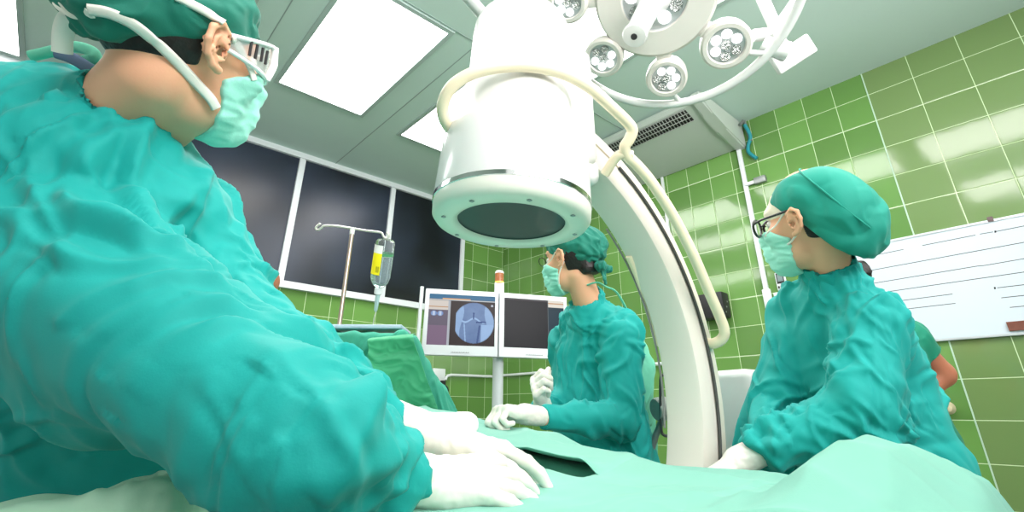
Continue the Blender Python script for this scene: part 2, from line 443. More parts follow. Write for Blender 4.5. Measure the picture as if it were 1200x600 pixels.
def plate(lo, hi):
    bm = bmesh.new(); bm_box(bm, lo, hi); return bm_mesh(bm)
struct('floor', plate((XL, YF, -0.1), (XW, YW, 0)), m_floor)
m_seam = mat('ceiling_seam', srgb(150, 168, 164), 0.9)
struct('ceiling', plate((XL - 0.1, YF - 0.1, H), (XW + 0.1, YW + 0.1, H + 0.1)), m_ceil)
struct('wall_right', plate((XW, YF, 0), (XW + 0.1, YW + 0.1, H)), m_tileR)
struct('wall_back', plate((XL, YW, 0), (XW, YW + 0.1, H)), m_tileB)
struct('wall_left', plate((XL - 0.1, YF, 0), (XL, YW + 0.1, H)), m_plainwall)
struct('wall_front', plate((XL, YF - 0.1, 0), (XW, YF, H)), m_plainwall)
# thin ceiling joints
bm = bmesh.new()
bm_box(bm, (-1.0, 1.985, H - 0.003), (3.0, 1.992, H + 0.001)); bm_box(bm, (0.455, 1.0, H - 0.003), (0.461, YW, H + 0.001))
bm_box(bm, (1.46, 0.4, H - 0.003), (1.466, YW, H + 0.001))
struct('trim_1', bm_mesh(bm), m_seam)
# seam strip between the two tile sizes
struct('trim_2', plate((XW - 0.004, 0.454, 0), (XW + 0.001, 0.461, H)), mat('pale_joint_strip', srgb(186, 214, 190), 0.5))

# windows of the back wall: one long band, panes between white mullions
Z0, Z1 = 2.015, 3.185
edges = [-1.42, -0.53, 0.29, 1.17, 2.087, 2.985]
fr = bmesh.new()
bm_box(fr, (edges[0], YW - 0.05, 1.985), (3.005, YW - 0.001, 2.04)); bm_box(fr, (edges[0], YW - 0.05, 3.163), (3.005, YW - 0.001, H))
fo = struct('trim_3', bm_mesh(fr), m_frame)
for i in range(5):
    x0, x1 = edges[i], edges[i + 1]
    w = struct('window_%d' % (i + 1), plate((x0 + 0.018, YW - 0.02, 2.04), (x1 - 0.018, YW - 0.001, 3.163)), m_glass)
    f = bmesh.new(); bm_box(f, (x1 - 0.022, YW - 0.045, 2.04), (x1 + 0.022, YW - 0.001, 3.163), bev=0.003)
    bm_box(f, (x0 + 0.022, YW - 0.03, 2.04), (x0 + 0.034, YW - 0.001, 3.163))
    link('window_frame', bm_mesh(f), m_frame, w, smooth=False)

# ceiling light panels
m_diff = mat('light_diffuser', (1, 1, 1), 0.6, emis=(1.0, 0.95, 0.94), estr=8.0)
m_lframe = mat('light_frame_grey', srgb(172, 190, 186), 0.5)
def light_panel(x0, y0, x1, y1, label):
    t = thing('ceiling_light', label, 'ceiling light', ((x0 + x1) / 2, (y0 + y1) / 2, H), 'recessed ceiling light panels')
    bm = bmesh.new(); w = 0.03
    for a, b in (((x0 - w, y0 - w), (x1 + w, y0)), ((x0 - w, y1), (x1 + w, y1 + w)), ((x0 - w, y0), (x0, y1)), ((x1, y0), (x1 + w, y1))):
        bm_box(bm, (a[0], a[1], H - 0.012), (b[0], b[1], H + 0.001))
    link('frame', bm_mesh(bm), m_lframe, t, smooth=False)
    box('diffuser', (x0, y0, H - 0.008), (x1, y1, H + 0.001), m_diff, t)
light_panel(0.65, 2.03, 1.265, 3.23, 'large bright ceiling light panel left of the white imaging cylinder')
light_panel(1.655, 2.08, 2.27, 3.28, 'bright ceiling light panel half hidden behind the white imaging cylinder')
light_panel(1.655, 0.62, 2.27, 1.78, 'bright ceiling light panel showing between the imaging cylinder and the round surgical lamp')
light_panel(-0.33, 1.45, 0.285, 2.66, 'ceiling light panel at the top edge just right of the dark green cap')
light_panel(-1.38, 3.0, -0.72, 4.1, 'bright ceiling light panel in the top left corner behind the surgeon')
light_panel(1.655, -0.75, 2.27, 0.42, 'ceiling light panel above the right side, reflected in the green tiles')
light_panel(0.2, -0.85, 0.9, 0.32, 'ceiling light panel overhead, reflected low in the green tiles')

# wall mounted air conditioner
m_ac = mat('air_conditioner_plastic', srgb(188, 198, 190), 0.35, coat=0.2)
t = thing('air_conditioner', 'long wall air conditioner with dark louvre grille under the ceiling', 'air conditioner', (3.3, 2.0, 3.1))
prof = [(3.61, H), (3.00, H), (2.955, 3.195), (2.95, 3.17), (2.97, 3.145), (3.10, 3.105), (3.30, 3.055), (3.55, 3.005), (3.60, 3.0), (3.61, 3.01)]
def extr(prof, y0, y1):
    bm = bmesh.new(); a = [bm.verts.new((x, y0, z)) for x, z in prof]; b = [bm.verts.new((x, y1, z)) for x, z in prof]
    n = len(prof)
    for i in range(n): bm.faces.new((a[i], a[(i + 1) % n], b[(i + 1) % n], b[i]))
    bm.faces.new(a); bm.faces.new(b[::-1]); return bm
bm = extr(prof, 1.36, 2.78); o = link('casing', bm_mesh(bm), m_ac, t); o.data.set_sharp_from_angle(angle=0.5)
prof2 = [(3.61, H), (2.99, H), (2.935, 3.20), (2.93, 3.165), (2.955, 3.13), (3.10, 3.085), (3.30, 3.035), (3.55, 2.985), (3.61, 2.985)]
bm = extr(prof2, 1.285, 1.37); bmesh.ops.bevel(bm, geom=[e for e in bm.edges if abs(e.verts[0].co.y - e.verts[1].co.y) < 1e-5], offset=0.012, segments=3, affect='EDGES')
o = link('end_cap', bm_mesh(bm), m_ac, t); o.data.set_sharp_from_angle(angle=0.5)
# grille lies along the front underside
def on_slope(s, lift): # s 0..1 between (2.985,3.141) and (3.10,3.105)
    a = Vector((2.985, 3.141)); b = Vector((3.115, 3.101)); p = a.lerp(b, s); n = Vector((b - a).normalized()); n = Vector((n.y, -n.x)); return p + Vector((-abs(n.x), -abs(n.y))) * lift
g = bmesh.new()
a, b2 = on_slope(0, 0.001), on_slope(1, 0.001)
v = [g.verts.new((a.x, 1.44, a.y)), g.verts.new((b2.x, 1.44, b2.y)), g.verts.new((b2.x, 2.72, b2.y)), g.verts.new((a.x, 2.72, a.y))]; g.faces.new(v)
link('grille_opening', bm_mesh(g), m_dark, t, smooth=False)
g = bmesh.new(); yy = 1.455
while yy < 2.71:
    p = on_slope(0.02, 0.004); q = on_slope(0.98, 0.004)
    tube_bm(g, [(p.x, yy, p.y), (q.x, yy + 0.012, q.y)], 0.0035, 4); yy += 0.026
for s in (0.02, 0.34, 0.66, 0.98):
    p = on_slope(s, 0.006); tube_bm(g, [(p.x, 1.44, p.y), (p.x, 2.72, p.y)], 0.0038, 4)
link('grille_louvres', bm_mesh(g), mat('grille_grey', srgb(150, 158, 150), 0.5), t)
bm = bmesh.new(); bm_box(bm, (3.12, 2.05, 3.093), (3.2, 2.06, 3.098))
# pipe + blue insulated hose beside the unit
tube('refrigerant_hose', crom([(3.56, 1.25, 3.16), (3.585, 1.235, 3.06), (3.59, 1.265, 2.99), (3.585, 1.27, 2.93), (3.59, 1.225, 2.86)], 6), 0.014, mat('teal_foam_hose', srgb(30, 140, 150), 0.6), t, label='teal insulated hose')
tube('drain_pipe', crom([(3.52, 1.27, 3.15), (3.555, 1.25, 3.19), (3.585, 1.25, 3.14), (3.59, 1.24, 3.02)], 6), 0.012, mat('grey_pipe', (0.16, 0.18, 0.17), 0.6), t)

# conduit, switch, remote, boxes on the long tiled wall
m_pvc = mat('white_pvc', (0.78, 0.82, 0.84), 0.35)
t = thing('wall_conduit', 'white vertical cable conduit running down the green tiles to a small white switch', 'conduit', (XW, 1.345, 1.85))
box('duct', (XW - 0.022, 1.33, 1.86), (XW, 1.362, 3.01), m_pvc, t, bev=0.003)
box('switch_box', (XW - 0.03, 1.318, 1.725), (XW, 1.373, 1.865), m_pvc, t, bev=0.008)
lathe('button', [(0, 0.006), (0.012, 0.005), (0.014, 0.0)], m_white, t, M=mat4(frame_from((-1, 0, 0)), (XW - 0.03, 1.345, 1.78)), seg=20)
t = thing('wall_bracket', 'small metal bracket with a white arm on the green tiles beside the conduit', 'bracket', (XW, 1.28, 2.69))
box('arm', (XW - 0.03, 1.25, 2.665), (XW - 0.01, 1.345, 2.69), m_pvc, t, bev=0.002)
box('metal_plate', (XW - 0.035, 1.19, 2.655), (XW - 0.0, 1.275, 2.705), m_greym, t, bev=0.004)
t = thing('conduit_strip', 'thin white conduit on green tiles seen between the imaging arm and its cream handle', 'conduit', (XW, 2.04, 2.7))
box('duct', (XW - 0.02, 2.03, 2.0), (XW, 2.052, 3.0), m_pvc, t, bev=0.003)
t = thing('digital_thermometer', 'small white digital thermometer with dark display hanging on green tiles', 'thermometer', (XW, 1.24, 1.9))
box('case', (XW - 0.02, 1.205, 1.84), (XW, 1.27, 1.965), m_pvc, t, bev=0.005)
box('display', (XW - 0.022, 1.213, 1.885), (XW - 0.0195, 1.262, 1.958), m_dark, t)
box('display_glass', (XW - 0.0235, 1.22, 1.90), (XW - 0.0215, 1.255, 1.95), mat('lcd_grey', srgb(120, 140, 140), 0.3), t)
for k in range(3): box('button', (XW - 0.0235, 1.217 + k * 0.017, 1.852), (XW - 0.019, 1.227 + k * 0.017, 1.868), m_dark, t)
t = thing('junction_box', 'square white wall box below the thermometer', 'wall box', (XW, 1.22, 1.78))
box('cover', (XW - 0.03, 1.14, 1.72), (XW, 1.30, 1.828), m_pvc, t, bev=0.006)
t = thing('wall_speaker', 'black box mounted on the green tiles behind the cream handle', 'black box', (XW, 1.75, 1.79))
box('case', (XW - 0.11, 1.625, 1.70), (XW, 1.88, 1.885), m_dark, t, bev=0.012)
for k in range(3): box('button', (XW - 0.085 + k * 0.02, 1.6235, 1.73 + 0.04 * k), (XW - 0.075 + k * 0.02, 1.626, 1.74 + 0.04 * k), m_greym, t)
o = lathe('hanging_nozzle', [(0, -0.13), (0.008, -0.13), (0.02, 0.0), (0.0, 0.0)], m_pvc, None, M=Matrix.Translation((XW - 0.06, 1.668, 1.705)), seg=16)
tag(o, 'thin white nozzle hanging under the black wall box', 'nozzle')

# whiteboard
t = thing('whiteboard', 'white board with ruled black lines on the green tiled wall', 'whiteboard', (XW, 0.1, 1.43))
m_board = mat('whiteboard_enamel', srgb(214, 226, 236), 0.14, coat=0.4)
m_alu = mat('aluminium_trim', (0.72, 0.76, 0.8), 0.3, 0.6)
box('panel', (XW - 0.018, -1.15, 1.432), (XW - 0.001, 0.78, 2.028), m_board, t)
bm = bmesh.new()
for lo, hi in (((XW - 0.024, -1.16, 2.022), (XW, 0.79, 2.034)), ((XW - 0.024, -1.16, 1.425), (XW, 0.79, 1.437)), ((XW - 0.024, 0.78, 1.425), (XW, 0.79, 2.034)), ((XW - 0.024, -1.16, 1.425), (XW, -1.15, 2.034))):
    bm_box(bm, lo, hi)
link('frame', bm_mesh(bm), m_alu, t, smooth=False)
bm = bmesh.new()
def bl(x0, y0, x1, y1, w=0.0035):
    p = onx(1000 + x0 / 3.75, 240 + y0 / 3.75, XW - 0.0185); q = onx(1000 + x1 / 3.75, 240 + y1 / 3.75, XW - 0.0185)
    d = q - p; n = Vector((0, -d.z, d.y)).normalized() * w / 2
    vs = [bm.verts.new(v) for v in (p + n, q + n, q - n, p - n)]; bm.faces.new(vs)
for s in ((113, 218, 220, 196), (303, 179, 537, 133), (556, 129, 614, 119), (624, 118, 760, 91), (90, 286, 760, 163), (100, 343, 540, 270), (540, 270, 580, 266), (580, 266, 760, 235), (130, 385, 760, 294), (195, 423, 436, 392), (180, 464, 449, 433), (632, 365, 760, 350), (650, 409, 760, 397), (688, 451, 760, 444), (60, 293, 90, 286), (66, 349, 100, 343), (90, 390, 130, 385)):
    bl(*s)
for c in ((622, 366), (624, 118), (177, 418)): bl(c[0] - 4, c[1], c[0] + 4, c[1], 0.012)
link('ruled_lines', bm_mesh(bm), mat('black_marker', (0.02, 0.025, 0.03), 0.5), t, smooth=False)
p = onx(1181, 390, XW - 0.03)
o = box('label_block', (XW - 0.032, -0.2, 1.447), (XW - 0.0185, 0.207, 1.492), mat('brown_wood_block', srgb(120, 70, 55), 0.6, var=0.3, vscale=30)); tag(o, 'small brown plaque at the lower right of the whiteboard', 'plaque')
o = box('board_clip', (XW - 0.03, 0.105, 2.022), (XW - 0.005, 0.13, 2.05), mat('clip_dark', (0.15, 0.1, 0.1), 0.5), bev=0.004); tag(o, 'tiny dark clip on the top edge of the whiteboard', 'clip')

# white service rails + socket in the corner
t = thing('service_rail', 'white horizontal pipe rail running around the tiled corner', 'rail', (3.55, 4.15, 1.4))
tube('rail', [(XW - 0.03, 2.0, 1.415), (XW - 0.03, YW - 0.05, 1.415)], 0.013, m_pvc, t)
tube('rail', crom([(2.86, YW - 0.03, 1.34), (2.87, YW - 0.03, 1.37), (2.91, YW - 0.03, 1.385), (3.0, YW - 0.03, 1.39), (XW - 0.05, YW - 0.03, 1.40)], 5), 0.013, m_pvc, t)
t = thing('wall_socket', 'white wall socket with a black plug near the tiled corner', 'socket', (2.8, YW, 1.33))
p = ony(520, 440, YW)
box('faceplate', (p.x - 0.14, YW - 0.03, p.z - 0.07), (p.x - 0.0, YW, p.z + 0.06), m_pvc, t, bev=0.006)
box('plug', (p.x - 0.06, YW - 0.07, p.z - 0.10), (p.x - 0.015, YW - 0.03, p.z - 0.05), m_dark, t, bev=0.006)
tube('cable', crom([(p.x - 0.035, YW - 0.06, p.z - 0.09), (p.x + 0.0, YW - 0.08, p.z - 0.12), (p.x + 0.01, YW - 0.07, p.z - 0.2), (p.x - 0.0, YW - 0.05, p.z - 0.45)], 6), 0.007, m_dark, t)
# small round wall knob behind the right hand woman
p = onx(1112, 478, XW - 0.03)
o = lathe('wall_bumper', [(0, 0.05), (0.02, 0.045), (0.032, 0.02), (0.02, 0.0), (0.012, -0.03), (0, -0.03)], mat('beige_plastic', srgb(206, 196, 160), 0.5), None, M=mat4(frame_from((-1, 0, 0)), p), seg=24); tag(o, 'small beige round knob on the green wall', 'knob')
# ================================================================== C-arm x-ray machine
axis_p = at(599, 262, 1.07)
AX = axis_p.x; AY = axis_p.y; AZ = axis_p.z
up = (CM @ Vector((0.033, 1, 0))).normalized(); up = Vector((CM @ Vector((0.045, 0, 0))) + Vector((0, 0, 1))).normalized()
IIM = mat4(frame_from(up, (1, 0, 0)), axis_p)
carm = thing('c_arm_xray_machine', 'white mobile C-arm x-ray machine with cylindrical detector over the table and curved grey arm', 'x-ray machine', (AX + 0.7, AY, 0))
m_ii = mat('detector_white_enamel', (0.74, 0.74, 0.72), 0.32, coat=0.35)
prof = [(0.149, -0.004), (0.166, -0.002), (0.1735, 0.008), (0.1745, 0.030), (0.1740, 0.033)]
ring = lathe('detector_bezel', [(0.118, 0.004), (0.120, -0.002), (0.130, -0.006)] + prof, mat('bezel_cream', srgb(226, 226, 214), 0.35, coat=0.2), carm, M=IIM, seg=96, ang=0.9)
lathe('chrome_band', [(0.1725, 0.031), (0.1762, 0.033), (0.1762, 0.043), (0.1725, 0.045)], mat('chrome', (0.7, 0.72, 0.74), 0.12, 1.0), carm, M=IIM, seg=96)
lathe('detector_face', [(0, 0.006), (0.1185, 0.006), (0.121, 0.0035)], mat('detector_dark_face', (0.035, 0.05, 0.052), 0.45, coat=0.15), carm, M=IIM, seg=96)
lathe('detector_housing', [(0.1735, 0.0435), (0.1745, 0.05), (0.171, 0.13), (0.168, 0.19), (0.165, 0.203), (0.156, 0.213), (0.140, 0.218), (0.1345, 0.222), (0.133, 0.23), (0.132, 0.30), (0.1305, 0.345), (0.128, 0.352), (0.1255, 0.356), (0.125, 0.38), (0.1235, 0.50), (0.122, 0.53), (0.116, 0.547), (0.1, 0.555), (0, 0.556)], m_ii, carm, M=IIM, seg=96, ang=0.9)
for k in range(8):
    a = k * math.pi / 4 + 0.3; box('bezel_screw', (0.148 * math.cos(a) - 0.004, 0.148 * math.sin(a) - 0.004, -0.0072), (0.148 * math.cos(a) + 0.004, 0.148 * math.sin(a) + 0.004, -0.004), m_greym, ring, M=IIM, bev=0.001)
# the C: arc in a vertical plane through the detector axis
CA = math.radians(-3.6)   # azimuth of the plane in world (from +X)
cdir = Vector((math.cos(CA), math.sin(CA), 0)); cside = Vector((-math.sin(CA), math.cos(CA), 0))
CC = Vector((AX, AY, AZ - 0.32)); CR = 0.612
def cpt(ang, r, s): # ang from horizontal far point, up positive
    return CC + cdir * (math.cos(ang) * r) + Vector((0, 0, math.sin(ang) * r)) + cside * s
def arc_sweep(name, section, a0, a1, m, n=72):
    bm = bmesh.new(); rings = []
    for i in range(n + 1):
        a = math.radians(a0 + (a1 - a0) * i / n)
        rings.append([bm.verts.new(cpt(a, CR + r, s)) for r, s in section])
    k = len(section)
    for A, B in zip(rings, rings[1:]):
        for j in range(k): bm.faces.new((A[j], A[(j + 1) % k], B[(j + 1) % k], B[j]))
    bm.faces.new(rings[0]); bm.faces.new(rings[-1][::-1])
    o = link(name, bm_mesh(bm), m, carm); o.data.set_sharp_from_angle(angle=0.6); return o
W2 = 0.0565
sec = [(-0.05, -W2 + 0.015), (-0.05, W2 - 0.015), (-0.046, W2 - 0.005), (-0.036, W2), (0.0, W2 + 0.004), (0.012, W2 - 0.004), (0.03, W2 - 0.004), (0.045, W2 - 0.015), (0.045, -W2 + 0.015), (0.03, -W2 + 0.004), (0.012, -W2 + 0.004), (0.0, -W2 - 0.004), (-0.036, -W2), (-0.046, -W2 + 0.005)]
arc_sweep('c_arc', sec, -88, 72, m_arc)
arc_sweep('arc_side_strip', [(0.004, -W2 - 0.0075), (0.004, -W2 + 0.01), (0.043, -W2 + 0.018), (0.036, -W2 - 0.004)], -88, 70, m_arc2)
tube('arc_cable', [cpt(math.radians(a), CR + 0.002, -W2 - 0.009) for a in range(-60, 62, 3)], 0.0042, mat('cable_dark', (0.06, 0.06, 0.055), 0.5), carm, seg=8)
tube('arc_cable', [cpt(math.radians(a), CR - 0.045, W2 + 0.004) for a in range(-10, 50, 3)], 0.003, mat('cable_grey', (0.2, 0.21, 0.2), 0.5), carm, seg=8)
# mount block between detector and arc
b = box('detector_mount', (0.06, -0.07, 0.19), (0.235, 0.07, 0.55), m_ii, carm, M=mat4(Matrix((cdir, cside, Vector((0, 0, 1)))).transposed(), axis_p), bev=0.03, seg=4)
box('mount_cover', (0.12, -0.055, 0.15), (0.25, 0.055, 0.24), m_ii, carm, M=mat4(Matrix((cdir, cside, Vector((0, 0, 1)))).transposed(), axis_p), bev=0.02, seg=3)
# cream grab rail: loops round the detector then follows the arc
def ring_pts(z, r, a0, a1, n):
    return [IIM @ Vector((r * math.cos(a), r * math.sin(a), z)) for a in [math.radians(a0 + (a1 - a0) * i / n) for i in range(n + 1)]]
HP = [(541, 163, 1.12), (524, 146, 1.07), (519, 124, 1.045), (530, 101, 1.03), (556, 85, 1.03), (590, 78, 1.04), (625, 78, 1.055), (660, 86, 1.075), (690, 102, 1.10), (715, 124, 1.13), (735, 143, 1.16), (741, 153, 1.17), (737, 164, 1.175), (732, 172, 1.18), (735, 182, 1.19), (748, 195, 1.20), (766, 217, 1.215), (790, 255, 1.235), (812, 298, 1.25), (830, 340, 1.26), (843, 370, 1.265), (849, 388, 1.265), (846, 397, 1.27), (838, 402, 1.28), (828, 403, 1.30)]
tube('grab_rail', crom([at(*p) for p in HP], 6), 0.0135, m_cream, carm, seg=16)
tube('rail_stub', crom([at(741, 182, 1.19), at(728, 181, 1.19), at(720, 187, 1.20), at(709, 204, 1.22)], 6), 0.012, m_cream, carm)
HP2 = [(737, 300, 1.36), (745, 318, 1.37), (754, 343, 1.38), (763, 372, 1.385), (768, 392, 1.385), (772, 402, 1.38), (779, 404, 1.37)]
tube('grab_rail', crom([at(*p) for p in HP2], 6), 0.010, m_cream, carm)
# lower end of the C with the x-ray tube under the table
lathe('xray_tube_housing', [(0, -0.12), (0.1, -0.12), (0.12, -0.1), (0.12, 0.1), (0.09, 0.14), (0, 0.14)], m_ii, carm, M=Matrix.Translation((AX + 0.02, AY, CC.z - 0.56)), seg=48)
# cart of the machine
cart = thing('machine_cart', 'white rounded equipment cabinet beside the curved arm, behind the green drape', 'cabinet', (1.95, 0.7, 0))
c0 = at(868, 500, 1.75)
Mc = mat4(Matrix.Rotation(math.radians(-10), 3, 'Z'), (c0.x, c0.y, 0))
box('body', (-0.16, -0.17, 0.12), (0.22, 0.14, 1.19), m_ii, cart, M=Mc, bev=0.03, seg=4)
box('side_panel', (-0.13, -0.176, 0.3), (0.19, -0.165, 1.10), mat('cart_grey', srgb(196, 200, 196), 0.45), cart, M=Mc, bev=0.004)
box('base_plate', (-0.3, -0.22, 0.03), (0.35, 0.2, 0.13), m_greym, cart, M=Mc, bev=0.02)
# grey brake knob, handle and support rod left of the arc
sk = thing('equipment_support_rod', 'slanted grey metal rod with round knob and wire handle left of the curved arm', 'support rod', (1.75, 1.15, 0))
k0 = at(775, 479, 1.75)
tube('rod', [at(762, 533, 1.75), at(768, 512, 1.75), at(778, 486, 1.76)], 0.011, m_greym, sk)
lathe('knob', [(0, -0.025), (0.035, -0.025), (0.04, -0.018), (0.04, 0.018), (0.035, 0.025), (0, 0.025)], mat('knob_grey', srgb(150, 156, 150), 0.4), sk, M=mat4(frame_from(CM @ Vector((-1, 0, 0.35))), k0), seg=40)
tube('wire_handle', crom([at(781, 438, 1.72), at(776, 440, 1.72), at(774, 446, 1.72), at(774, 480, 1.72), at(775, 504, 1.72), at(778, 510, 1.72), at(786, 511, 1.72)], 4), 0.005, mat('wire_dark', (0.1, 0.1, 0.1), 0.4, 0.5), sk)
tube('rod_foot', [at(762, 533, 1.75), Vector((at(762, 533, 1.75).x, at(762, 533, 1.75).y, 0.0))], 0.02, m_greym, sk)

# ================================================================== surgical lamp
lc = at(767, -3, 1.5)
ln = (CP - lc).normalized(); ln = (ln + Vector((0, 0, -0.35)) + (CM @ Vector((-0.12, 0, 0)))).normalized()
LM = mat4(frame_from(-ln, (0, 0, 1)), lc)     # local z points away from the light face; face at z=0
lamp = thing('surgical_lamp', 'round white surgical lamp with LED pods, centre handle and outer tube ring on the ceiling', 'surgical lamp', (lc.x, lc.y, H))
def L_(x, y, z): return LM @ Vector((x, y, z))
m_pod = mat('pod_rim_enamel', srgb(208, 206, 198), 0.3, coat=0.2)
m_lens = mat('lens_clear_plate', (0.45, 0.48, 0.48), 0.15, coat=0.4)
m_led = mat('led_lens_bright', (1, 1, 1), 0.2, emis=(1, 1, 1), estr=1.2)
m_led2 = mat('led_reflector_faceted', (0.55, 0.57, 0.56), 0.12, 0.9, bump=0.9, bscale=160, bdist=0.02)
lathe('central_disc', [(0.098, -0.002), (0.102, -0.006), (0.175, -0.004), (0.183, 0.004), (0.186, 0.02), (0.178, 0.045), (0.12, 0.07), (0, 0.08)], m_pod, lamp, M=LM, seg=96)
cl = lathe('centre_lens', [(0, 0.012), (0.097, 0.008), (0.100, 0.0)], m_lens, lamp, M=LM, seg=64)
def led(M, r, bright, parent):
    lathe('led', [(0, -0.003), (r * 0.5, -0.0045), (r * 0.9, -0.003), (r, 0.003)], m_led if bright else m_led2, parent, M=M, seg=20)
for k in range(9):
    a = math.radians(20 + 40 * k); led(LM @ Matrix.Translation((0.070 * math.cos(a), 0.070 * math.sin(a), 0.005)), 0.0205, k % 3 == 0, cl)
# pods: 8 around
def inplane(px, py):   # meet the lamp plane
    r = ray(px, py); t_ = (lc - CP).dot(ln) / r.dot(ln); q = LM.inverted() @ (CP + r * t_); return math.atan2(q.y, q.x), math.hypot(q.x, q.y)
pods = [inplane(665, 3), inplane(707, 68), inplane(781, 92), inplane(851, 53)]
angs = sorted([(p[0] % (2 * math.pi)) for p in pods])
rp = sum(p[1] for p in pods) / 4
allp = [(p[0], p[1], 0.066 if i != 3 else 0.076) for i, p in enumerate(pods)]
# the other pods complete the circle above the frame
gaps = sorted(p[0] % (2 * math.pi) for p in pods)
free = []
for i in range(4):
    a = gaps[i]; b_ = gaps[(i + 1) % 4] + (2 * math.pi if i == 3 else 0)
    n = round((b_ - a) / math.radians(50)) - 1
    for j in range(1, n + 1): free.append(a + (b_ - a) * j / (n + 1))
allp += [(a, rp, 0.066) for a in free]
for i, (a, rr, pr) in enumerate(allp):
    Mp = LM @ Matrix.Rotation(a, 4, 'Z') @ Matrix.Translation((rr, 0, -0.004)) @ Matrix.Rotation(math.radians(-6), 4, 'Y')
    s = pr / 0.066
    pod = lathe('lamp_pod', [(0.047 * s, 0.0), (0.05 * s, -0.006), (0.060 * s, -0.006), (0.066 * s, 0.0), (0.067 * s, 0.012), (0.064 * s, 0.045), (0.05 * s, 0.065), (0, 0.07)], m_pod, lamp, M=Mp, seg=56)
    ls = lathe('lens_plate', [(0, 0.004), (0.047 * s, 0.003), (0.049 * s, 0.0)], m_lens, pod, M=Mp, seg=40)
    for k in range(7):
        aa = k * math.pi / 3 + a; q = Vector((0, 0, 0.001)) if k == 6 else Vector((0.030 * s * math.cos(aa), 0.030 * s * math.sin(aa), 0.001))
        led(Mp @ Matrix.Translation(q), 0.0138 * s, (k % 6) not in (2, 3) and k != 6, pod)
    box('pod_bracket', (0.165, -0.024, 0.004), (rr - 0.045, 0.024, 0.045), m_pod, lamp, M=LM @ Matrix.Rotation(a, 4, 'Z'), bev=0.008)
# outer tube ring
rc = at(781, -22, 1.56); q = LM.inverted() @ rc
RR = 0.385
ringp = [L_(q.x + RR * math.cos(a), q.y + RR * math.sin(a), 0.03) for a in [i * 2 * math.pi / 96 for i in range(96)]]
tube('ring_handle', ringp, 0.0145, m_lampwhite, lamp, seg=16, closed=True)
for i, (a, rr, pr) in enumerate(allp):
    e = L_(q.x + RR * math.cos(a), q.y + RR * math.sin(a), 0.03); s_ = L_((rr + 0.05) * math.cos(a), (rr + 0.05) * math.sin(a), 0.025)
    if i in (2, 3) or i > 4: tube('ring_strut', [s_, e], 0.009, m_lampwhite, lamp)
# centre handle
h0 = L_(0, 0, 0.01); h1 = at(743, 43, 1.30)
hd = (h1 - h0); hl = hd.length
HM = mat4(frame_from(hd), h0)
lathe('centre_handle', [(0, 0), (0.052, 0.0), (0.05, 0.03), (0.034, 0.06), (0.030, hl - 0.03), (0.034, hl - 0.012), (0.030, hl - 0.003), (0.02, hl), (0, hl + 0.001)], m_lampwhite, lamp, M=HM, seg=40)
lathe('handle_screw', [(0, hl + 0.004), (0.008, hl + 0.003), (0.009, hl), (0.009, hl - 0.002)], m_dark, lamp, M=HM, seg=20)
# suspension: hub, arms and ceiling tube
tube('suspension_hub', [L_(0, 0, 0.07), L_(0, 0, 0.16)], 0.05, m_lampwhite, lamp, seg=28)
j1 = L_(0.0, 0.0, 0.15); j2 = Vector((1.25, 0.5, 2.75)); j2 = Vector((lc.x + 0.28, lc.y - 0.22, 2.8))
tube('spring_arm', crom([j1, (j1 + j2) / 2 + Vector((0, 0, 0.02)), j2], 6), 0.035, m_lampwhite, lamp, seg=20)
tube('ceiling_column', [j2 - Vector((0, 0, 0.06)), Vector((j2.x, j2.y, H))], 0.045, m_lampwhite, lamp, seg=28)

# bracket arm of the second ceiling pendant, right of the lamp
pend = thing('pendant_arm', 'white pendant arm with flat rectangular mounting plate right of the surgical lamp', 'pendant arm', (at(930, 60, 1.7).x, at(930, 60, 1.7).y, H))
D = 1.7
c_ = at(929.5, 62, D)
px_ = (at(945, 37, D) - at(902, 65, D)).normalized(); py_ = (at(909, 89, D) - at(902, 65, D)); py_ = (py_ - px_ * py_.dot(px_)).normalized(); pz_ = px_.cross(py_)
PM = mat4(Matrix((px_, py_, pz_)).transposed(), at(929, 64, D))
box('mounting_plate', (-0.077, -0.036, -0.012), (0.077, 0.036, 0.012), m_lampwhite, pend, M=PM, bev=0.007, seg=3)
for sx in (-1, 1):
    for sy in (-1, 1): tube('plate_screw', [PM @ Vector((sx * 0.066, sy * 0.027, -0.014)), PM @ Vector((sx * 0.066, sy * 0.027, 0.014))], 0.003, m_greym, pend, seg=8)
tube('joint_tube', [at(923, 60, D - 0.02), at(905, 56, D - 0.01), at(893, 52, D)], 0.032, m_lampwhite, pend, seg=28)
tube('lower_arm', [at(917, 56, D), at(905, 24, D + 0.03), at(888, -14, D + 0.06)], 0.021, m_lampwhite, pend, seg=24)
tube('elbow_cap', [at(882, 42, D + 0.0), at(897, 40, D + 0.0)], 0.022, m_lampwhite, pend, seg=20)
tube('upper_arm', crom([at(885, 42, D), at(905, 35, D + 0.02), at(922, 15, D + 0.05), at(938, -10, D + 0.1)], 6), 0.016, m_lampwhite, pend, seg=20)
pa = at(888, -14, D + 0.06); pb = at(938, -10, D + 0.1)
tube('drop_column', [pa, Vector((pb.x, pb.y, pb.z + 0.08)), Vector((pb.x, pb.y, H))], 0.028, m_lampwhite, pend, seg=24)
tube('column_joint', [pb, Vector((pb.x, pb.y, pb.z + 0.1))], 0.03, m_lampwhite, pend, seg=24)
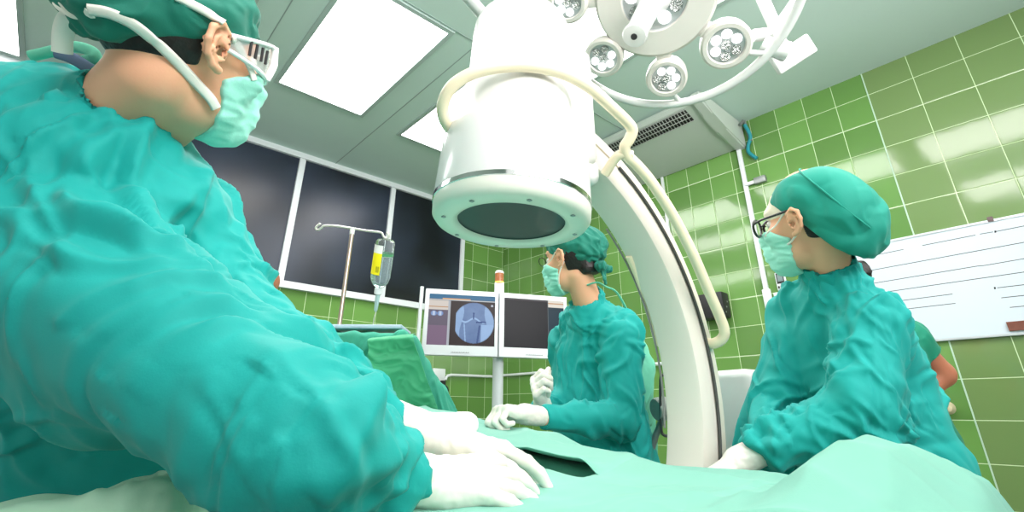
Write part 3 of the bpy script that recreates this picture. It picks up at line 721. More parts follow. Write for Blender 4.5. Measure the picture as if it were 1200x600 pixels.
# diagonal bar behind the detector
p0 = at(577, 30, 1.9); p1 = at(541, -12, 1.85)
o = tube('ceiling_support_bar', [p0 + (p0 - p1) * 0.5, p1, p1 + (p1 - p0) * 6], 0.02, m_lampwhite, seg=20)
dd = (p1 - p0); k = (H - p0.z) / dd.z
bm = bmesh.new(); tube_bm(bm, [p0 - dd * 0.6, p0 + dd * k], 0.024, 20); o.data = bm_mesh(bm); o.data.materials.append(m_lampwhite)
o.data.polygons.foreach_set('use_smooth', [True] * len(o.data.polygons))
tag(o, 'diagonal pale tube slanting to the ceiling behind the top of the detector', 'support tube')

# ================================================================== monitors on a cart
MD = 2.7
tl = at(498.7, 337.9, MD)
tr = onz(585, 342.7, tl.z)
tl2 = tr.copy(); tr2 = onz(664.5, 348.5, tl.z)
m_bez = mat('monitor_white_bezel', srgb(222, 226, 230), 0.35)
def hgt(pt, px, py):  # height of the bottom edge under pt along the vertical
    r = ray(px, py); tt = math.hypot(pt.x, pt.y) / math.hypot(r.x, r.y); return CAMZ + r.z * tt
zb = hgt(tl, 492, 415.2)
mcart = thing('monitor_cart', 'white monitor pole with an amber warning beacon on top', 'monitor stand', (tr.x, tr.y, 0))
def xray_col(u, v):      # u right, v down
    n = len(u); c = np.tile(np.array(srgb(34, 38, 42)), (n, 1))
    def put(mask, col): c[mask] = np.array(srgb(*col))
    put((u < 0.29) & (v > 0.14), (104, 96, 112)); put((u < 0.29) & (v > 0.62), (126, 104, 128))
    put(v < 0.09, (58, 112, 150)); put((v > 0.07) & (v < 0.10) & (u > 0.2) & (u < 0.62), (220, 170, 120)); put((v >= 0.10) & (v < 0.115), (200, 205, 210))
    put((u < 0.29) & (v > 0.12) & (v < 0.31), (214, 206, 198)); put((u < 0.29) & (v > 0.24) & (v < 0.26), (190, 150, 110))
    put((u > 0.29) & (u < 0.325) & (v > 0.12), (176, 182, 190))
    put((u >= 0.325) & (v > 0.12), (54, 44, 44))
    for cx in (0.08, 0.175): put(((u - cx) / 0.045) ** 2 + ((v - 0.385) / 0.05) ** 2 < 1, (120, 150, 200))
    for cx in (0.08, 0.175): put((np.abs(u - cx) < 0.018) & (np.abs(v - 0.385) < 0.04), (190, 205, 230))
    cx, cy = 0.685, 0.545; rr = ((u - cx) / 0.305) ** 2 + ((v - cy) / 0.405) ** 2
    inside = (rr < 1) & (u > 0.41)
    P = np.stack([u * 6, v * 6, np.full(n, .5)], 1); nz = noise(P) * 0.5 + noise(P * 3) * 0.25
    lum = 0.50 + 0.10 * nz
    x = (u - cx) / 0.3; y = (v - cy) / 0.4
    tissue = np.abs(x) > 0.62 + 0.1 * np.sin(y * 3); lum = np.where(tissue, 0.80 + 0.08 * nz, lum)
    j = np.abs(y + 0.12 + 0.10 * np.cos(x * 7)) ; lum = np.where((j < 0.045) & (np.abs(x) < 0.62), 0.92, lum)          # joint gap
    lum = np.where((np.abs(y + 0.02 + 0.06 * x) < 0.035) & (x > 0.1) & (x < 0.6), 0.22, lum)                            # plateau edge
    lum = np.where((np.abs(x + 0.03) < 0.03 + 0.08 * np.abs(y + 0.3)) & (y < -0.18) & (y > -0.5), 0.26, lum)
    lum = np.where((np.abs(x - 0.28 + 0.12 * (y - .2)) < 0.05) & (y > 0.12), 0.30, lum)
    lum = np.where((x > 0.36) & (y > 0.08), 0.86 + 0.05 * nz, lum); lum = np.where((np.abs(x + 0.5 - 0.1 * y) < 0.03) & (y > 0.05), 0.85, lum)
    a = np.array(srgb(30, 58, 120)); b = np.array(srgb(158, 190, 230)); t_ = np.clip((lum - 0.2) / 0.7, 0, 1)[:, None]
    c = np.where(inside[:, None], a + (b - a) * t_, c)
    edge = (rr > 0.93) & (rr < 1.0) & (u > 0.41); c[edge] = c[edge] * 0.8
    put(((u - 0.955) / 0.018) ** 2 + ((v - 0.19) / 0.022) ** 2 < 1, (190, 200, 215))
    return c
def dark_col(u, v):
    n = len(u); c = np.tile(np.array(srgb(24, 26, 30)), (n, 1))
    def put(mask, col): c[mask] = np.array(srgb(*col))
    put(v < 0.035, (70, 66, 70)); put(u > 0.735, (20, 52, 66)); put((u > 0.735) & (v < 0.14), (232, 226, 214)); put((u > 0.735) & (v > 0.05) & (v < 0.07), (200, 160, 120))
    put((u > 0.725) & (u < 0.735), (90, 100, 104)); return c
def monitor(a, b, zt, zb, label, colf, scr):
    t = thing('monitor', label, 'monitor', ((a.x + b.x) / 2, (a.y + b.y) / 2, zb))
    d = Vector((b.x - a.x, b.y - a.y, 0)); w = d.length; d.normalize(); nrm = Vector((0, 0, 1)).cross(d) ; nrm = -nrm if nrm.dot(CP - a) < 0 else nrm
    Mx = mat4(Matrix((d, -nrm, Vector((0, 0, 1)))).transposed(), Vector((a.x, a.y, zb)))
    hh = zt - zb; u0, u1, v0, v1 = scr
    bm = bmesh.new(); g_ = 0.004
    for lo, hi in (((g_, 0, 0), (w * u0, 0.05, hh)), ((w * u1, 0, 0), (w - g_, 0.05, hh)), ((w * u0, 0, 0), (w * u1, 0.05, hh * v0)), ((w * u0, 0, hh * v1), (w * u1, 0.05, hh))):
        bm_box(bm, lo, hi, Mx)
    bmesh.ops.remove_doubles(bm, verts=bm.verts, dist=1e-5)
    link('bezel', bm_mesh(bm), m_bez, t, smooth=False)
    box('back_shell', (0.02, 0.045, 0.02), (w - 0.02, 0.08, hh - 0.02), m_bez, t, M=Mx, bev=0.01)
    def fn(u, v): 
        X = w * (u0 + (u1 - u0) * u); Z = hh * (v1 - (v1 - v0) * v)
        q = np.stack([X, np.full(len(u), 0.006), Z, np.ones(len(u))], 1); return (q @ np.array(Mx).T)[:, :3]
    me = grid_mesh(fn, 200, 160, colf); link('screen', me, attr_mat('screen_image', 0.35, 0.8), t, smooth=False)
    bm = bmesh.new(); x = w * 0.38
    for i in range(16): bm_box(bm, (x, -0.0015, hh * 0.035), (x + 0.004, 0.0, hh * 0.035 + 0.004 + 0.002 * (i % 2)), Mx); x += 0.0062
    link('bezel_print', bm_mesh(bm), mat('print_grey', (0.25, 0.27, 0.28), 0.5), t, smooth=False)
    return t, Mx
_, MX1 = monitor(tl, tr, tl.z, zb, 'left monitor of the pair, showing a blue knee x-ray image', xray_col, (0.06, 0.948, 0.145, 0.925))
monitor(tl2, tr2, tl.z, zb, 'right monitor of the pair, with a black screen, partly behind the middle person', dark_col, (0.075, 0.945, 0.145, 0.925))
e1 = at(494.7, 336, MD - 0.02); e2 = Vector((e1.x, e1.y, hgt(e1, 488.5, 400)))
tube('side_bar', [e2 - Vector((0, 0, 0.05)), e1], 0.010, m_bez, mcart, seg=14)
mid = (tr + tl2) / 2; back = (mid - CP); back.z = 0; back.normalize()
pc = mid + back * 0.10
def m_col_x(px, py, z): r = ray(px, py); return r
tube('pole', [Vector((pc.x, pc.y, 0.05)), Vector((pc.x, pc.y, tl.z - 0.02))], 0.030, m_bez, mcart, seg=28)
box('upper_post', (-0.028, -0.02, 0), (0.028, 0.02, 0.10), m_bez, mcart, M=mat4(Matrix.Rotation(math.radians(-41), 3, 'Z'), (pc.x, pc.y, tl.z - 0.02)), bev=0.006)
zb_ = tl.z + 0.075
lathe('beacon', [(0, 0), (0.026, 0), (0.026, 0.062), (0, 0.062)], mat('amber_lens', srgb(150, 88, 62), 0.2, coat=0.5, emis=(0.9, 0.4, 0.1), estr=0.15, var=0.3, vscale=90), mcart, M=Matrix.Translation((pc.x, pc.y, zb_)), seg=24)
lathe('beacon_cap', [(0, 0.062), (0.027, 0.062), (0.027, 0.07), (0.02, 0.078), (0, 0.08)], m_white, mcart, M=Matrix.Translation((pc.x, pc.y, zb_)), seg=24)
lathe('beacon_glow', [(0.0265, 0.002), (0.0268, 0.002), (0.0268, 0.012), (0.0265, 0.012)], mat('amber_glow', (0.9, 0.6, 0.1), 0.3, emis=(1, 0.65, 0.1), estr=0.8), mcart, M=Matrix.Translation((pc.x, pc.y, zb_)), seg=24)
box('cart_base', (-0.3, -0.25, 0.03), (0.3, 0.25, 0.12), m_greym, mcart, M=mat4(Matrix.Rotation(math.radians(-41), 3, 'Z'), (pc.x, pc.y, 0)), bev=0.02)

# ================================================================== drip stand and bottle
ivd = 2.4; SC = ivd / 2.0
top = at(413.3, 268, ivd)
iv = thing('drip_stand', 'thin steel drip stand with two curled hooks in front of the dark windows', 'drip stand', (top.x, top.y, 0))
tube('pole', [Vector((top.x, top.y, 0.05)), top], 0.0085 * SC, mat('pole_steel_warm', srgb(190, 172, 160), 0.3, 0.8), iv)
tube('pole_collar', [top - Vector((0, 0, 0.03)), top + Vector((0, 0, 0.004))], 0.012, m_lampwhite, iv)
m_hook = mat('hook_pale_metal', srgb(214, 216, 206), 0.3, 0.5)
def c4(x, y): return at(300 + x / 3.75, 240 + y / 3.75, ivd)
tube('hook', crom([c4(*p) for p in ((282, 82), (266, 96), (263, 106), (275, 110), (288, 101), (302, 92), (350, 93), (425, 104))], 6), 0.0048 * SC, m_hook, iv, seg=10)
tube('hook', crom([c4(*p) for p in ((425, 104), (480, 113), (530, 119), (552, 124), (560, 138), (570, 147), (582, 142), (582, 130), (574, 122))], 6), 0.0048 * SC, m_hook, iv, seg=10)
bm = bmesh.new()
for k in range(5):
    a = k * 2 * math.pi / 5; tube_bm(bm, [Vector((top.x, top.y, 0.1)), Vector((top.x + 0.2 * math.cos(a), top.y + 0.2 * math.sin(a), 0.03))], 0.014, 10)
link('base', bm_mesh(bm), m_greym, iv)
bt = c4(571, 152); bb = c4(540, 366); ax = (bt - bb); hlen = ax.length
bot = thing('infusion_bottle', 'clear plastic infusion bottle with a yellow label hanging from the drip stand', 'infusion bottle', bb)
BM_ = mat4(frame_from(ax, (0, 1, 0)), bb)
m_clear = mat('clear_plastic', (0.9, 0.97, 0.97), 0.06, trans=0.92, ior=1.2)
m_water = mat('saline_liquid', (0.8, 0.92, 0.94), 0.05, trans=0.9, ior=1.1)
R_ = 0.0395; hb = hlen / SC; BM_ = BM_ @ Matrix.Scale(SC, 4)
pr = [(0, 0.0), (0.010, 0.001), (0.020, 0.006), (0.033, 0.022), (R_, 0.045), (R_, hb - 0.035), (R_ - 0.002, hb - 0.03), (R_, hb - 0.025), (R_ - 0.002, hb - 0.008), (0.028, hb), (0, hb)]
lathe('bottle_shell', pr, m_clear, bot, M=BM_, seg=40)
lathe('liquid', [(0, 0.006), (0.018, 0.01), (0.035, 0.03), (R_ - 0.003, 0.048), (R_ - 0.003, hb - 0.07), (0, hb - 0.07)], m_water, bot, M=BM_, seg=32)
lathe('level_line', [(R_ + 0.0004, hb - 0.066), (R_ + 0.0006, hb - 0.062), (R_ + 0.0004, hb - 0.056)], mat('green_tint', srgb(60, 150, 90), 0.4, alpha=0.7), bot, M=BM_, seg=40)
bm = bmesh.new()
camdir = (BM_.inverted() @ CP); a0 = math.atan2(camdir.y, camdir.x)
sgn = 1 if (BM_.to_3x3() @ Vector((math.cos(a0 + 0.5), math.sin(a0 + 0.5), 0))).dot(CM @ Vector((1, 0, 0))) < 0 else -1
def label_strip(z0, z1, aa, ab, m, nm, ex):
    bm = bmesh.new(); n = 14; A_ = []; B_ = []
    for i in range(n + 1):
        a = a0 + sgn * (aa + (ab - aa) * i / n)
        A_.append(bm.verts.new(BM_ @ Vector(((R_ + ex) * math.cos(a), (R_ + ex) * math.sin(a), z0)))); B_.append(bm.verts.new(BM_ @ Vector(((R_ + ex) * math.cos(a), (R_ + ex) * math.sin(a), z1))))
    for i in range(n): bm.faces.new((A_[i], A_[i + 1], B_[i + 1], B_[i]))
    return link(nm, bm_mesh(bm), m, bot)
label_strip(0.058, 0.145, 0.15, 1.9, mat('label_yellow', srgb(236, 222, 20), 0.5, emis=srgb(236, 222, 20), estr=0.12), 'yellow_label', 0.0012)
label_strip(0.145, 0.178, 0.15, 1.9, m_white, 'white_label', 0.0012)
for k in range(5): label_strip(0.068, 0.092, 0.28 + k * 0.07, 0.31 + k * 0.07, m_dark, 'barcode', 0.0018)
lathe('drip_chamber', [(0.010, 0.002), (0.013, -0.006), (0.013, -0.02), (0.009, -0.028), (0.009, -0.055), (0.0075, -0.09), (0.003, -0.098), (0, -0.098)], mat('drip_chamber_plastic', srgb(190, 225, 225), 0.2, alpha=0.8), bot, M=BM_, seg=24)
lathe('bottle_neck', [(0.012, 0.003), (0.0165, -0.001), (0.0165, -0.022), (0.013, -0.026), (0, -0.026)], mat('neck_white', (0.8, 0.85, 0.85), 0.4), bot, M=BM_, seg=24)
tube('drip_line', crom([c4(531, 460), c4(520, 492), c4(515, 525), c4(512, 560)], 5), 0.0022, m_lampwhite, bot, seg=8)
# ================================================================== people
m_skin = mat('skin_warm', srgb(238, 178, 143), 0.5, sss=0.15, bump=0.15, bscale=300, bdist=0.001)
m_skin2 = mat('skin_tan', srgb(178, 112, 84), 0.5, sss=0.1)
m_gown = cloth_mat('gown_teal_cotton', srgb(0, 162, 156), b1=0.5, b1s=12)
m_gown_pale = cloth_mat('gown_back_pale_green', srgb(110, 200, 170), b1=0.5, b1s=16)
m_gown_dk = cloth_mat('scrubs_deep_green', srgb(0, 128, 100), b1=0.5, b1s=16)
m_cap = cloth_mat('cap_dark_green', srgb(18, 118, 100), b1=0.6, b1s=18)
m_cap2 = cloth_mat('cap_teal', srgb(0, 140, 122), b1=0.4, b1s=16)
m_mask = mat('mask_mint', srgb(160, 232, 214), 0.8, sheen=0.2, bump=0.3, bscale=120, bdist=0.002)
m_strap = mat('strap_white', srgb(236, 236, 226), 0.8)
m_hair = mat('black_hair', (0.012, 0.009, 0.008), 0.45, bump=0.8, bscale=90, bdist=0.004)
m_glove = mat('latex_glove_white', srgb(236, 232, 222), 0.42, sss=0.1, coat=0.1, bump=0.35, bscale=45, bdist=0.003)
m_collar = mat('collar_grey_blue', srgb(96, 112, 140), 0.8)
m_clearpl = mat('goggles_clear_plastic', (0.85, 0.9, 0.9), 0.12, alpha=0.35, coat=0.5)
m_clearrim = mat('goggles_rim_white', (0.86, 0.88, 0.88), 0.2, coat=0.5)
m_blackpl = mat('glasses_black_frame', (0.015, 0.013, 0.014), 0.25, coat=0.3)
m_eye = mat('eye_white', (0.75, 0.72, 0.7), 0.15); m_iris = mat('iris_dark', (0.02, 0.012, 0.008), 0.1)

def headM(pos, az, pitch=0, roll=0):
    return Matrix.Translation(pos) @ Matrix.Rotation(math.radians(90 - az), 4, 'Z') @ Matrix.Rotation(math.radians(pitch), 4, 'Y') @ Matrix.Rotation(math.radians(roll), 4, 'X')
def head_core():
    return union([ell((-.012, 0, .035), (.097, .076, .098)), ell((.03, 0, -.02), (.064, .062, .088)), ell((.033, 0, -.07), (.055, .052, .045)),
                  cone((.078, 0, -.098), (.07, 0, -.1), .017, .02), ell((.062, .038, -.022), (.03, .026, .026)), ell((.062, -.038, -.022), (.03, .026, .026)),
                  ell((.07, 0, .035), (.028, .05, .02))], 0.022)
def head_full():
    c = head_core()
    c = sub(c, ell((.098, .032, .008), (.014, .02, .013)), ell((.098, -.032, .008), (.014, .02, .013)), k=.015)
    c = union([c, cone((.092, 0, .008), (.112, 0, -.03), .007, .011), ell((.098, .012, -.036), (.012, .008, .008)), ell((.098, -.012, -.036), (.012, .008, .008)),
               ell((.093, 0, -.062), (.012, .022, .006)), ell((.091, 0, -.073), (.011, .019, .006))], 0.008)
    return c
def ear(s):
    y = .079 * s; o = .012 * s
    pts = [(.016, y, .004), (.012, y + o * .4, .022), (-.003, y + o, .031), (-.018, y + o * 1.3, .022), (-.022, y + o * 1.4, .004), (-.017, y + o * 1.0, -.014), (-.006, y + o * .5, -.026), (.006, y + .002 * s, -.030)]
    rim = union(chain([Vector(p) for p in pts], [.003, .0036, .004, .0045, .0045, .0042, .005, .006]), .004)
    plate = ell((-.004, y + o * .45, .002), (.018, .0035, .028), Matrix.Rotation(math.radians(18 * s), 3, 'Z'))
    anti = union(chain([Vector(p) for p in [(.002, y + o * .5, .02), (-.010, y + o * .9, .010), (-.011, y + o * .95, -.006), (-.002, y + o * .7, -.018)]], [.003, .0035, .0035, .003]), .003)
    g = union([rim, plate, anti, cone((.012, y, -.004), (.011, y + .002 * s, -.008), .0045, .004)], .004)
    g = sub(g, ell((.001, y + o * .9, -.004), (.008, .006, .010)), k=.003)
    return g
def surf(F, p, off, it=8):
    p = np.array([A3(p)]) if not isinstance(p, np.ndarray) else p
    for _ in range(it):
        e = 1e-4; g = np.stack([(F(p + np.eye(3)[i] * e) - F(p - np.eye(3)[i] * e)) / (2 * e) for i in range(3)], 1); g /= np.linalg.norm(g, axis=1)[:, None] + 1e-9
        p = p - (F(p) - off)[:, None] * g
    return p, g
def ribbon(name, F, pts, width, m, parent, M, off=0.002, thick=0.0016, free=False, n=8, tw=None):
    P = np.array([list(v) for v in crom(pts, n)])
    P2, G = surf(F, P, off)
    if free: P2 = P
    bm = bmesh.new(); rings = []
    for i in range(len(P2)):
        a = Vector(P2[max(i - 1, 0)]); b = Vector(P2[min(i + 1, len(P2) - 1)]); t = (b - a).normalized(); g = Vector(G[i]) if tw is None else Vector(tw); g = (g - t * g.dot(t)).normalized(); s = t.cross(g)
        c = Vector(P2[i]); w = width / 2
        rings.append([bm.verts.new(M @ (c + s * w * sx + g * thick * sg)) for sx, sg in ((-1, -.5), (-.5, .6), (.5, .6), (1, -.5), (0, -1))])
    for A_, B_ in zip(rings, rings[1:]):
        for k in range(5): bm.faces.new((A_[k], A_[(k + 1) % 5], B_[(k + 1) % 5], B_[k]))
    bm.faces.new(rings[0]); bm.faces.new(rings[-1][::-1])
    return link(name, bm_mesh(bm), m, parent)

def hand_sdf(side=1, curl=(25, 25, 20), spread=6, thumb=(0.6, 0.7, -0.25), curls=None, tip=1.0):
    """local: wrist at origin, fingers +x, thumb towards +y*side, palm faces -z"""
    ys = [.030, .010, -.010, -.029]; xs = [.088, .092, .088, .080]; ln = [(.040, .025, .021), (.044, .028, .022), (.041, .026, .021), (.032, .020, .019)]
    parts = []
    for i in range(4):
        parts.append(cone((.012, ys[i] * .55 * side, 0), (xs[i], ys[i] * side, 0.002), .0165, .0125))
    palm = union(parts + [cone((-.03, 0, 0), (.01, 0, 0), .026, .027), ell((.035, .022 * side, -.008), (.032, .018, .016)), ell((.045, -.024 * side, -.006), (.035, .014, .015))], .018)
    fing = []
    for i in range(4):
        cu = curls[i] if curls else curl
        p = Vector((xs[i], ys[i] * side, 0.001)); a = 0; yaw = math.radians((1.5 - i) * spread) * side; r = [.0105, .0098, .0090, .0080][0:4]
        rr = [.0108, .0100, .0092, .0078] if i < 3 else [.0098, .009, .0082, .007]
        for j in range(3):
            a += math.radians(cu[j]); d = Vector((math.cos(a) * math.cos(yaw), math.cos(a) * math.sin(yaw), -math.sin(a))); q = p + d * ln[i][j]
            fing.append(cone(p, q, rr[j] * tip, rr[j + 1] * tip)); p = q
    t0 = Vector((.022, .026 * side, -.006)); d = Vector((thumb[0], thumb[1] * side, thumb[2])).normalized(); t1 = t0 + d * .042
    d2 = (d + Vector((.35, -.25 * side, -.05))).normalized(); t2 = t1 + d2 * .032; d3 = (d2 + Vector((.2, -.15 * side, -.05))).normalized(); t3 = t2 + d3 * .024
    th = chain([t0, t1, t2, t3], [.016, .0125, .011, .009])
    F1 = palm
    groups = [union(fing[i * 3:i * 3 + 3], .003) for i in range(4)]
    def f(p):
        d = F1(p); e = None
        for g in groups:
            v = g(p); e = v if e is None else smin(e, v, .0015)
        d = smin(d, e, .007); return smin(d, thu(p), .010)
    thu = union(th, .006)
    f.bb = (np.min([palm.bb[0], thu.bb[0]] + [g.bb[0] for g in groups], 0), np.max([palm.bb[1], thu.bb[1]] + [g.bb[1] for g in groups], 0))
    return f
def handM(w, tipdir, backdir):
    x = Vector(tipdir).normalized(); z = Vector(backdir); z = (z - x * z.dot(x)).normalized(); y = z.cross(x)
    return mat4(Matrix((x, y, z)).transposed(), w)
def cuff(w, M, r0=.030, r1=.036, l=.075): # stretchy glove cuff behind the wrist, in hand space
    return cone((-.005, 0, 0), (-l, 0, 0), r0, r1)
def wr(p):  # latex wrinkles
    q = p * 55; q2 = p * 120
    return 0.0009 * (1 - 2.2 * np.abs(noise(q))) + 0.0004 * noise(q2)

def trace(F, pts):
    out = []; last = .7
    for (x, y) in pts:
        r = ray(x, y); rl = r.length; t = .3
        for _ in range(90):
            d = float(F(np.array([list(CP + r * t)]))[0]); t += max(d, .0005) / rl * .8
            if d < .001 or t > 3: break
        if t > 2.9: t = last
        last = t; out.append(CP + r * t)
    return out
def cutcuff(g, w, d, o=.012): return sub(g, inter(cone(w, w + d * .12, .085, .085), half(w + d * o, -d)), k=.004)
def glove(M, F, w, d, par, h, rc=(.028, .034), l=.06):
    g = union([xf(F, M), cone(M.translation, w - d * l, rc[0], rc[1])], .014)
    return link('glove', sdf_mesh(g, h, wr), m_glove, par)
def face_parts(par, M, F):
    for s in (1, -1):
        c = Vector((.0785, .032 * s, .008))
        lathe('eye', [(0, .0125), (.005, .0114), (.0095, .008), (.0123, 0), (.0095, -.008), (0, -.0125)], m_eye, par, M=M @ mat4(frame_from((1, 0, 0)), c), seg=20)
        lathe('iris', [(0, .0132), (.004, .0126), (.0058, .0112)], m_iris, par, M=M @ mat4(frame_from((1, 0, 0)), c), seg=16)
        br = [(.097, .016 * s, .026), (.096, .032 * s, .031), (.084, .05 * s, .028)]
        ribbon('eyebrow', F, br, .006, m_hair, par, M, off=.001)
def mask_part(par, M, ear_loops=True):
    core = head_core()
    nose = union([core, cone((.092, 0, .008), (.116, 0, -.03), .008, .014), cone((.10, 0, -.07), (.085, 0, -.1), .022, .02)], .03)
    g = inter(infl(nose, .0065), half((.10, 0, .002), (-.55, 0, 1.0)), half((.028, 0, -.04), (-1.0, 0, -.16)), half((.08, 0, -.128), (0.2, 0, -1)), half((.05, 0, -.013), (0, 0, 1)) , k=.004)
    # straight cheek edge cut follows cheeks
    def disp(p):
        q = (p - np.array(M.translation)) @ np.array(M.to_3x3()); return 0.0007 * np.sin(q[:, 2] * 330 + 3 * noise(q * 20)) + 0.0022 * (1 - 2 * np.abs(noise(q * np.array([18, 18, 60]))))
    o = link('mask', sdf_mesh(xf(g, M), .003, disp), m_mask, par)
    return infl(nose, .006)
# ---------------- surgeon in the left foreground
HS = headM(at(214.8, 57.3, .713), 68.7, -15, 17)
F0 = head_full()
def hw(M, v): return M @ Vector(v)
shR = at(80, 330, .60); shL = at(203, 265, .80); elR = at(365, 520, .43); elL = at(318, 402, .72); wrR = at(450, 556, .53); wrL = at(456, 494, .70)
back = at(25, 215, .78); nb = at(112, 165, .75); belly = at(120, 400, .80); pelv = at(10, 640, .95)
sur = thing('person', 'surgeon in teal gown, goggles and dark green cap leaning in from the left foreground', 'person', (pelv.x, pelv.y, 0))
nk0 = hw(HS, (-.03, 0, -.05)); nk1 = nb
core = xf(union([F0, ear(1), ear(-1)], .004), HS)
bodyF = union([core, cone(nk0, nk1, .055, .062), cone(hw(HS, (.02, 0, -.075)), at(155, 175, .77), .04, .045), cone(nk1, back, .07, .10), cone(back, pelv, .12, .13), cone(back, shR, .07, .06), cone(back, shL, .07, .06),
    cone(shR, elR, .045, .038), cone(elR, wrR, .036, .024), cone(shL, elL, .045, .036), cone(elL, wrL, .034, .024), cone(pelv, Vector((pelv.x - .08, pelv.y - .08, .08)), .09, .05), cone(pelv, Vector((pelv.x - .08, pelv.y + .08, .08)), .09, .05)], .022)
link('body', sdf_mesh(bodyF, .0035), m_skin, sur)
gp = [cone(back, at(95, 222, .70), .150, .130), cone(at(95, 222, .70), at(160, 250, .72), .130, .105), cone(at(95, 235, .74), shL, .12, .088), cone(back, shR, .14, .105), cone(at(40, 190, .80), at(150, 215, .77), .12, .085), cone(at(10, 172, .80), at(72, 180, .76), .140, .142),
      cone(shR, elR, .118, .068), cone(at(150, 420, .56), at(330, 430, .55), .10, .06), cone(elR, wrR, .062, .050), cone(shL, elL, .086, .060), cone(elL, wrL, .058, .038),
      cone(back, belly, .15, .15), cone(belly, pelv, .15, .19), cone(belly, at(150, 640, .95), .13, .17), cone(belly, at(190, 420, .80), .12, .10), cone(pelv, Vector((pelv.x, pelv.y, .35)), .22, .27), cone(at(150, 620, 1.0), Vector((pelv.x + .1, pelv.y, .35)), .15, .2)]
gf = union(gp, .035)
# open neck and open cuffs
dR = (wrR - elR).normalized(); dL = (wrL - elL).normalized()
neckcut = cone(at(150, 120, .71), at(190, 50, .66), .075, .12)
gf = union([gf, cone(nk0.lerp(nk1, .45), nk1, .064, .09)], .02); gf = sub(gf, cone(nk0, nk1, .058, .058), k=.006)
gf = cutcuff(gf, wrR, dR, .016)
FD = folds([(shR, elR - shR + Vector((0, 0, -.1)), .22), (elR, dR, .16), (wrR, dR + Vector((0, .2, .9)), .08), (shL, elL - shL, .2), (elL, dL + Vector((0, 0, .5)), .12), (belly, (0.1, 0.2, 1), .25), (back, shR - back, .2)], .017, 8.0, stretch=5, warp=.8, seed=2.0)
FD2 = folds([(shR, shL - elR, .3), (elR, (0.2, .6, 1), .18), (elL, (0, .5, 1), .2), (belly, (0, 1, .2), .3)], .0035, 20, stretch=5, seed=5.0)
CRs = creases([(shR, elR - shR, .16), (elR, dR + Vector((0, .2, .35)), .14), (wrR, Vector((0, .3, 1)), .06), (shL, elL - shL, .16), (elL, dL + Vector((0, 0, .3)), .12), (at(95, 222, .70), shR - at(160, 250, .72), .18), (wrL, Vector((.2, .2, 1)), .05)], 200, amp=.0072, width=.015, length=.13, seed=5)
CRs2 = creases([(elR, (0.2, .5, 1), .12), (wrR, (0, .3, 1), .10), (elL, (.2, .5, 1), .14), (shL, (.5, .2, -1), .15), (shR, (.5, .1, -1), .2)], 190, amp=.0035, width=.008, length=.055, seed=9)
def sdisp(p): return FD(p) * .55 + 0.016 * noise(p * 4.5) + CRs(p) + CRs2(p)
link('gown', sdf_mesh(gf, .0048, sdisp), m_gown, sur)
# pale lip of the far sleeve, grey-blue undershirt collar, pale collar flap
# cap
capS = union([ell((-.018, 0, .050), (.112, .092, .088)), ell((-.075, 0, .028), (.078, .076, .066))], .03)
capS = inter(capS, half((.10, 0, .042), (.34, 0, -1)), k=.006)
capW = xf(capS, HS)
FC = folds([(hw(HS, (-.1, 0, .02)), HS.to_3x3() @ Vector((1, 0, .15)), .1), (hw(HS, (.05, 0, .05)), HS.to_3x3() @ Vector((1, .2, .5)), .08)], .009, 20, stretch=4, seed=1)
link('cap', sdf_mesh(capW, .0032, FC), m_cap, sur)
hairS = inter(infl(ell((-.014, 0, .030), (.099, .0785, .094)), 0), half((.0, 0, .10), (0, 0, 1)), half((-.012, 0, 0), (1, 0, .15)), half((-.09, 0, -.05), (.25, 0, -1)), k=.008)
link('hair', sdf_mesh(xf(hairS, HS), .003), m_hair, sur)
FS = union([F0, capS], .01)
face_parts(sur, HS, F0)
mS = mask_part(sur, HS)
FM = union([F0, capS, mS], .012)
def rib(nm, F, pts, w, m, par, M, **k): return ribbon(nm, F, [Vector(p) for p in pts], w, m, par, M, **k)
FW = union([xf(union([F0, ear(-1)], .004), HS), capW, xf(mS, HS), cone(nk0, nk1, .055, .062)], .012)
def wribbon(nm, F, pts, w, m, par): return ribbon(nm, F, trace(F, pts), w, m, par, Matrix.Identity(4), off=.0025, n=10)
wribbon('mask_tie', FW, [(253, 127), (246, 115), (226, 93), (206, 71), (182, 48), (156, 28), (128, 15), (104, 11)], .014, m_strap, sur)
wribbon('mask_tie', FW, [(297, 94), (291, 78), (282, 60), (272, 43)], .012, m_strap, sur)
wribbon('mask_tie', FW, [(262, 27), (246, 17), (226, 6), (206, -4)], .012, m_strap, sur)
vd = ray(80, 40)
def wtube(nm, pts, r, m, flat=.3): return tube(nm, crom([at(*p) for p in pts], 6), r, m, sur, flat=flat, hint=vd)
dk = trace(FW, [(110, 30)])[0]; dk = (dk - CP).length / ray(110, 30).length
wtube('tie_bow', [(104, 11, dk - .01), (92, 16, dk), (80, 22, dk + .01), (74, 38, dk + .02), (73, 62, dk + .03)], .0105, m_strap)
wtube('tie_bow', [(98, 14, dk), (84, 8, dk), (74, -4, dk), (66, -12, dk)], .009, m_strap)
wtube('tie_bow', [(112, 14, dk), (114, -2, dk), (112, -16, dk)], .009, m_strap)
wtube('tie_bow', [(92, 16, dk), (84, 14, dk), (70, 4, dk), (72, -8, dk)], .007, m_strap)
wtube('undershirt_collar', [(66, 62, .74), (84, 68, .73), (104, 80, .72), (124, 94, .70), (138, 106, .69)], .0085, m_collar, .5)
wtube('gown_neck_binding', [(36, 66, .76), (62, 60, .75), (88, 55, .745), (108, 61, .74), (110, 69, .74), (98, 72, .74)], .0085, m_gown_pale, .5)
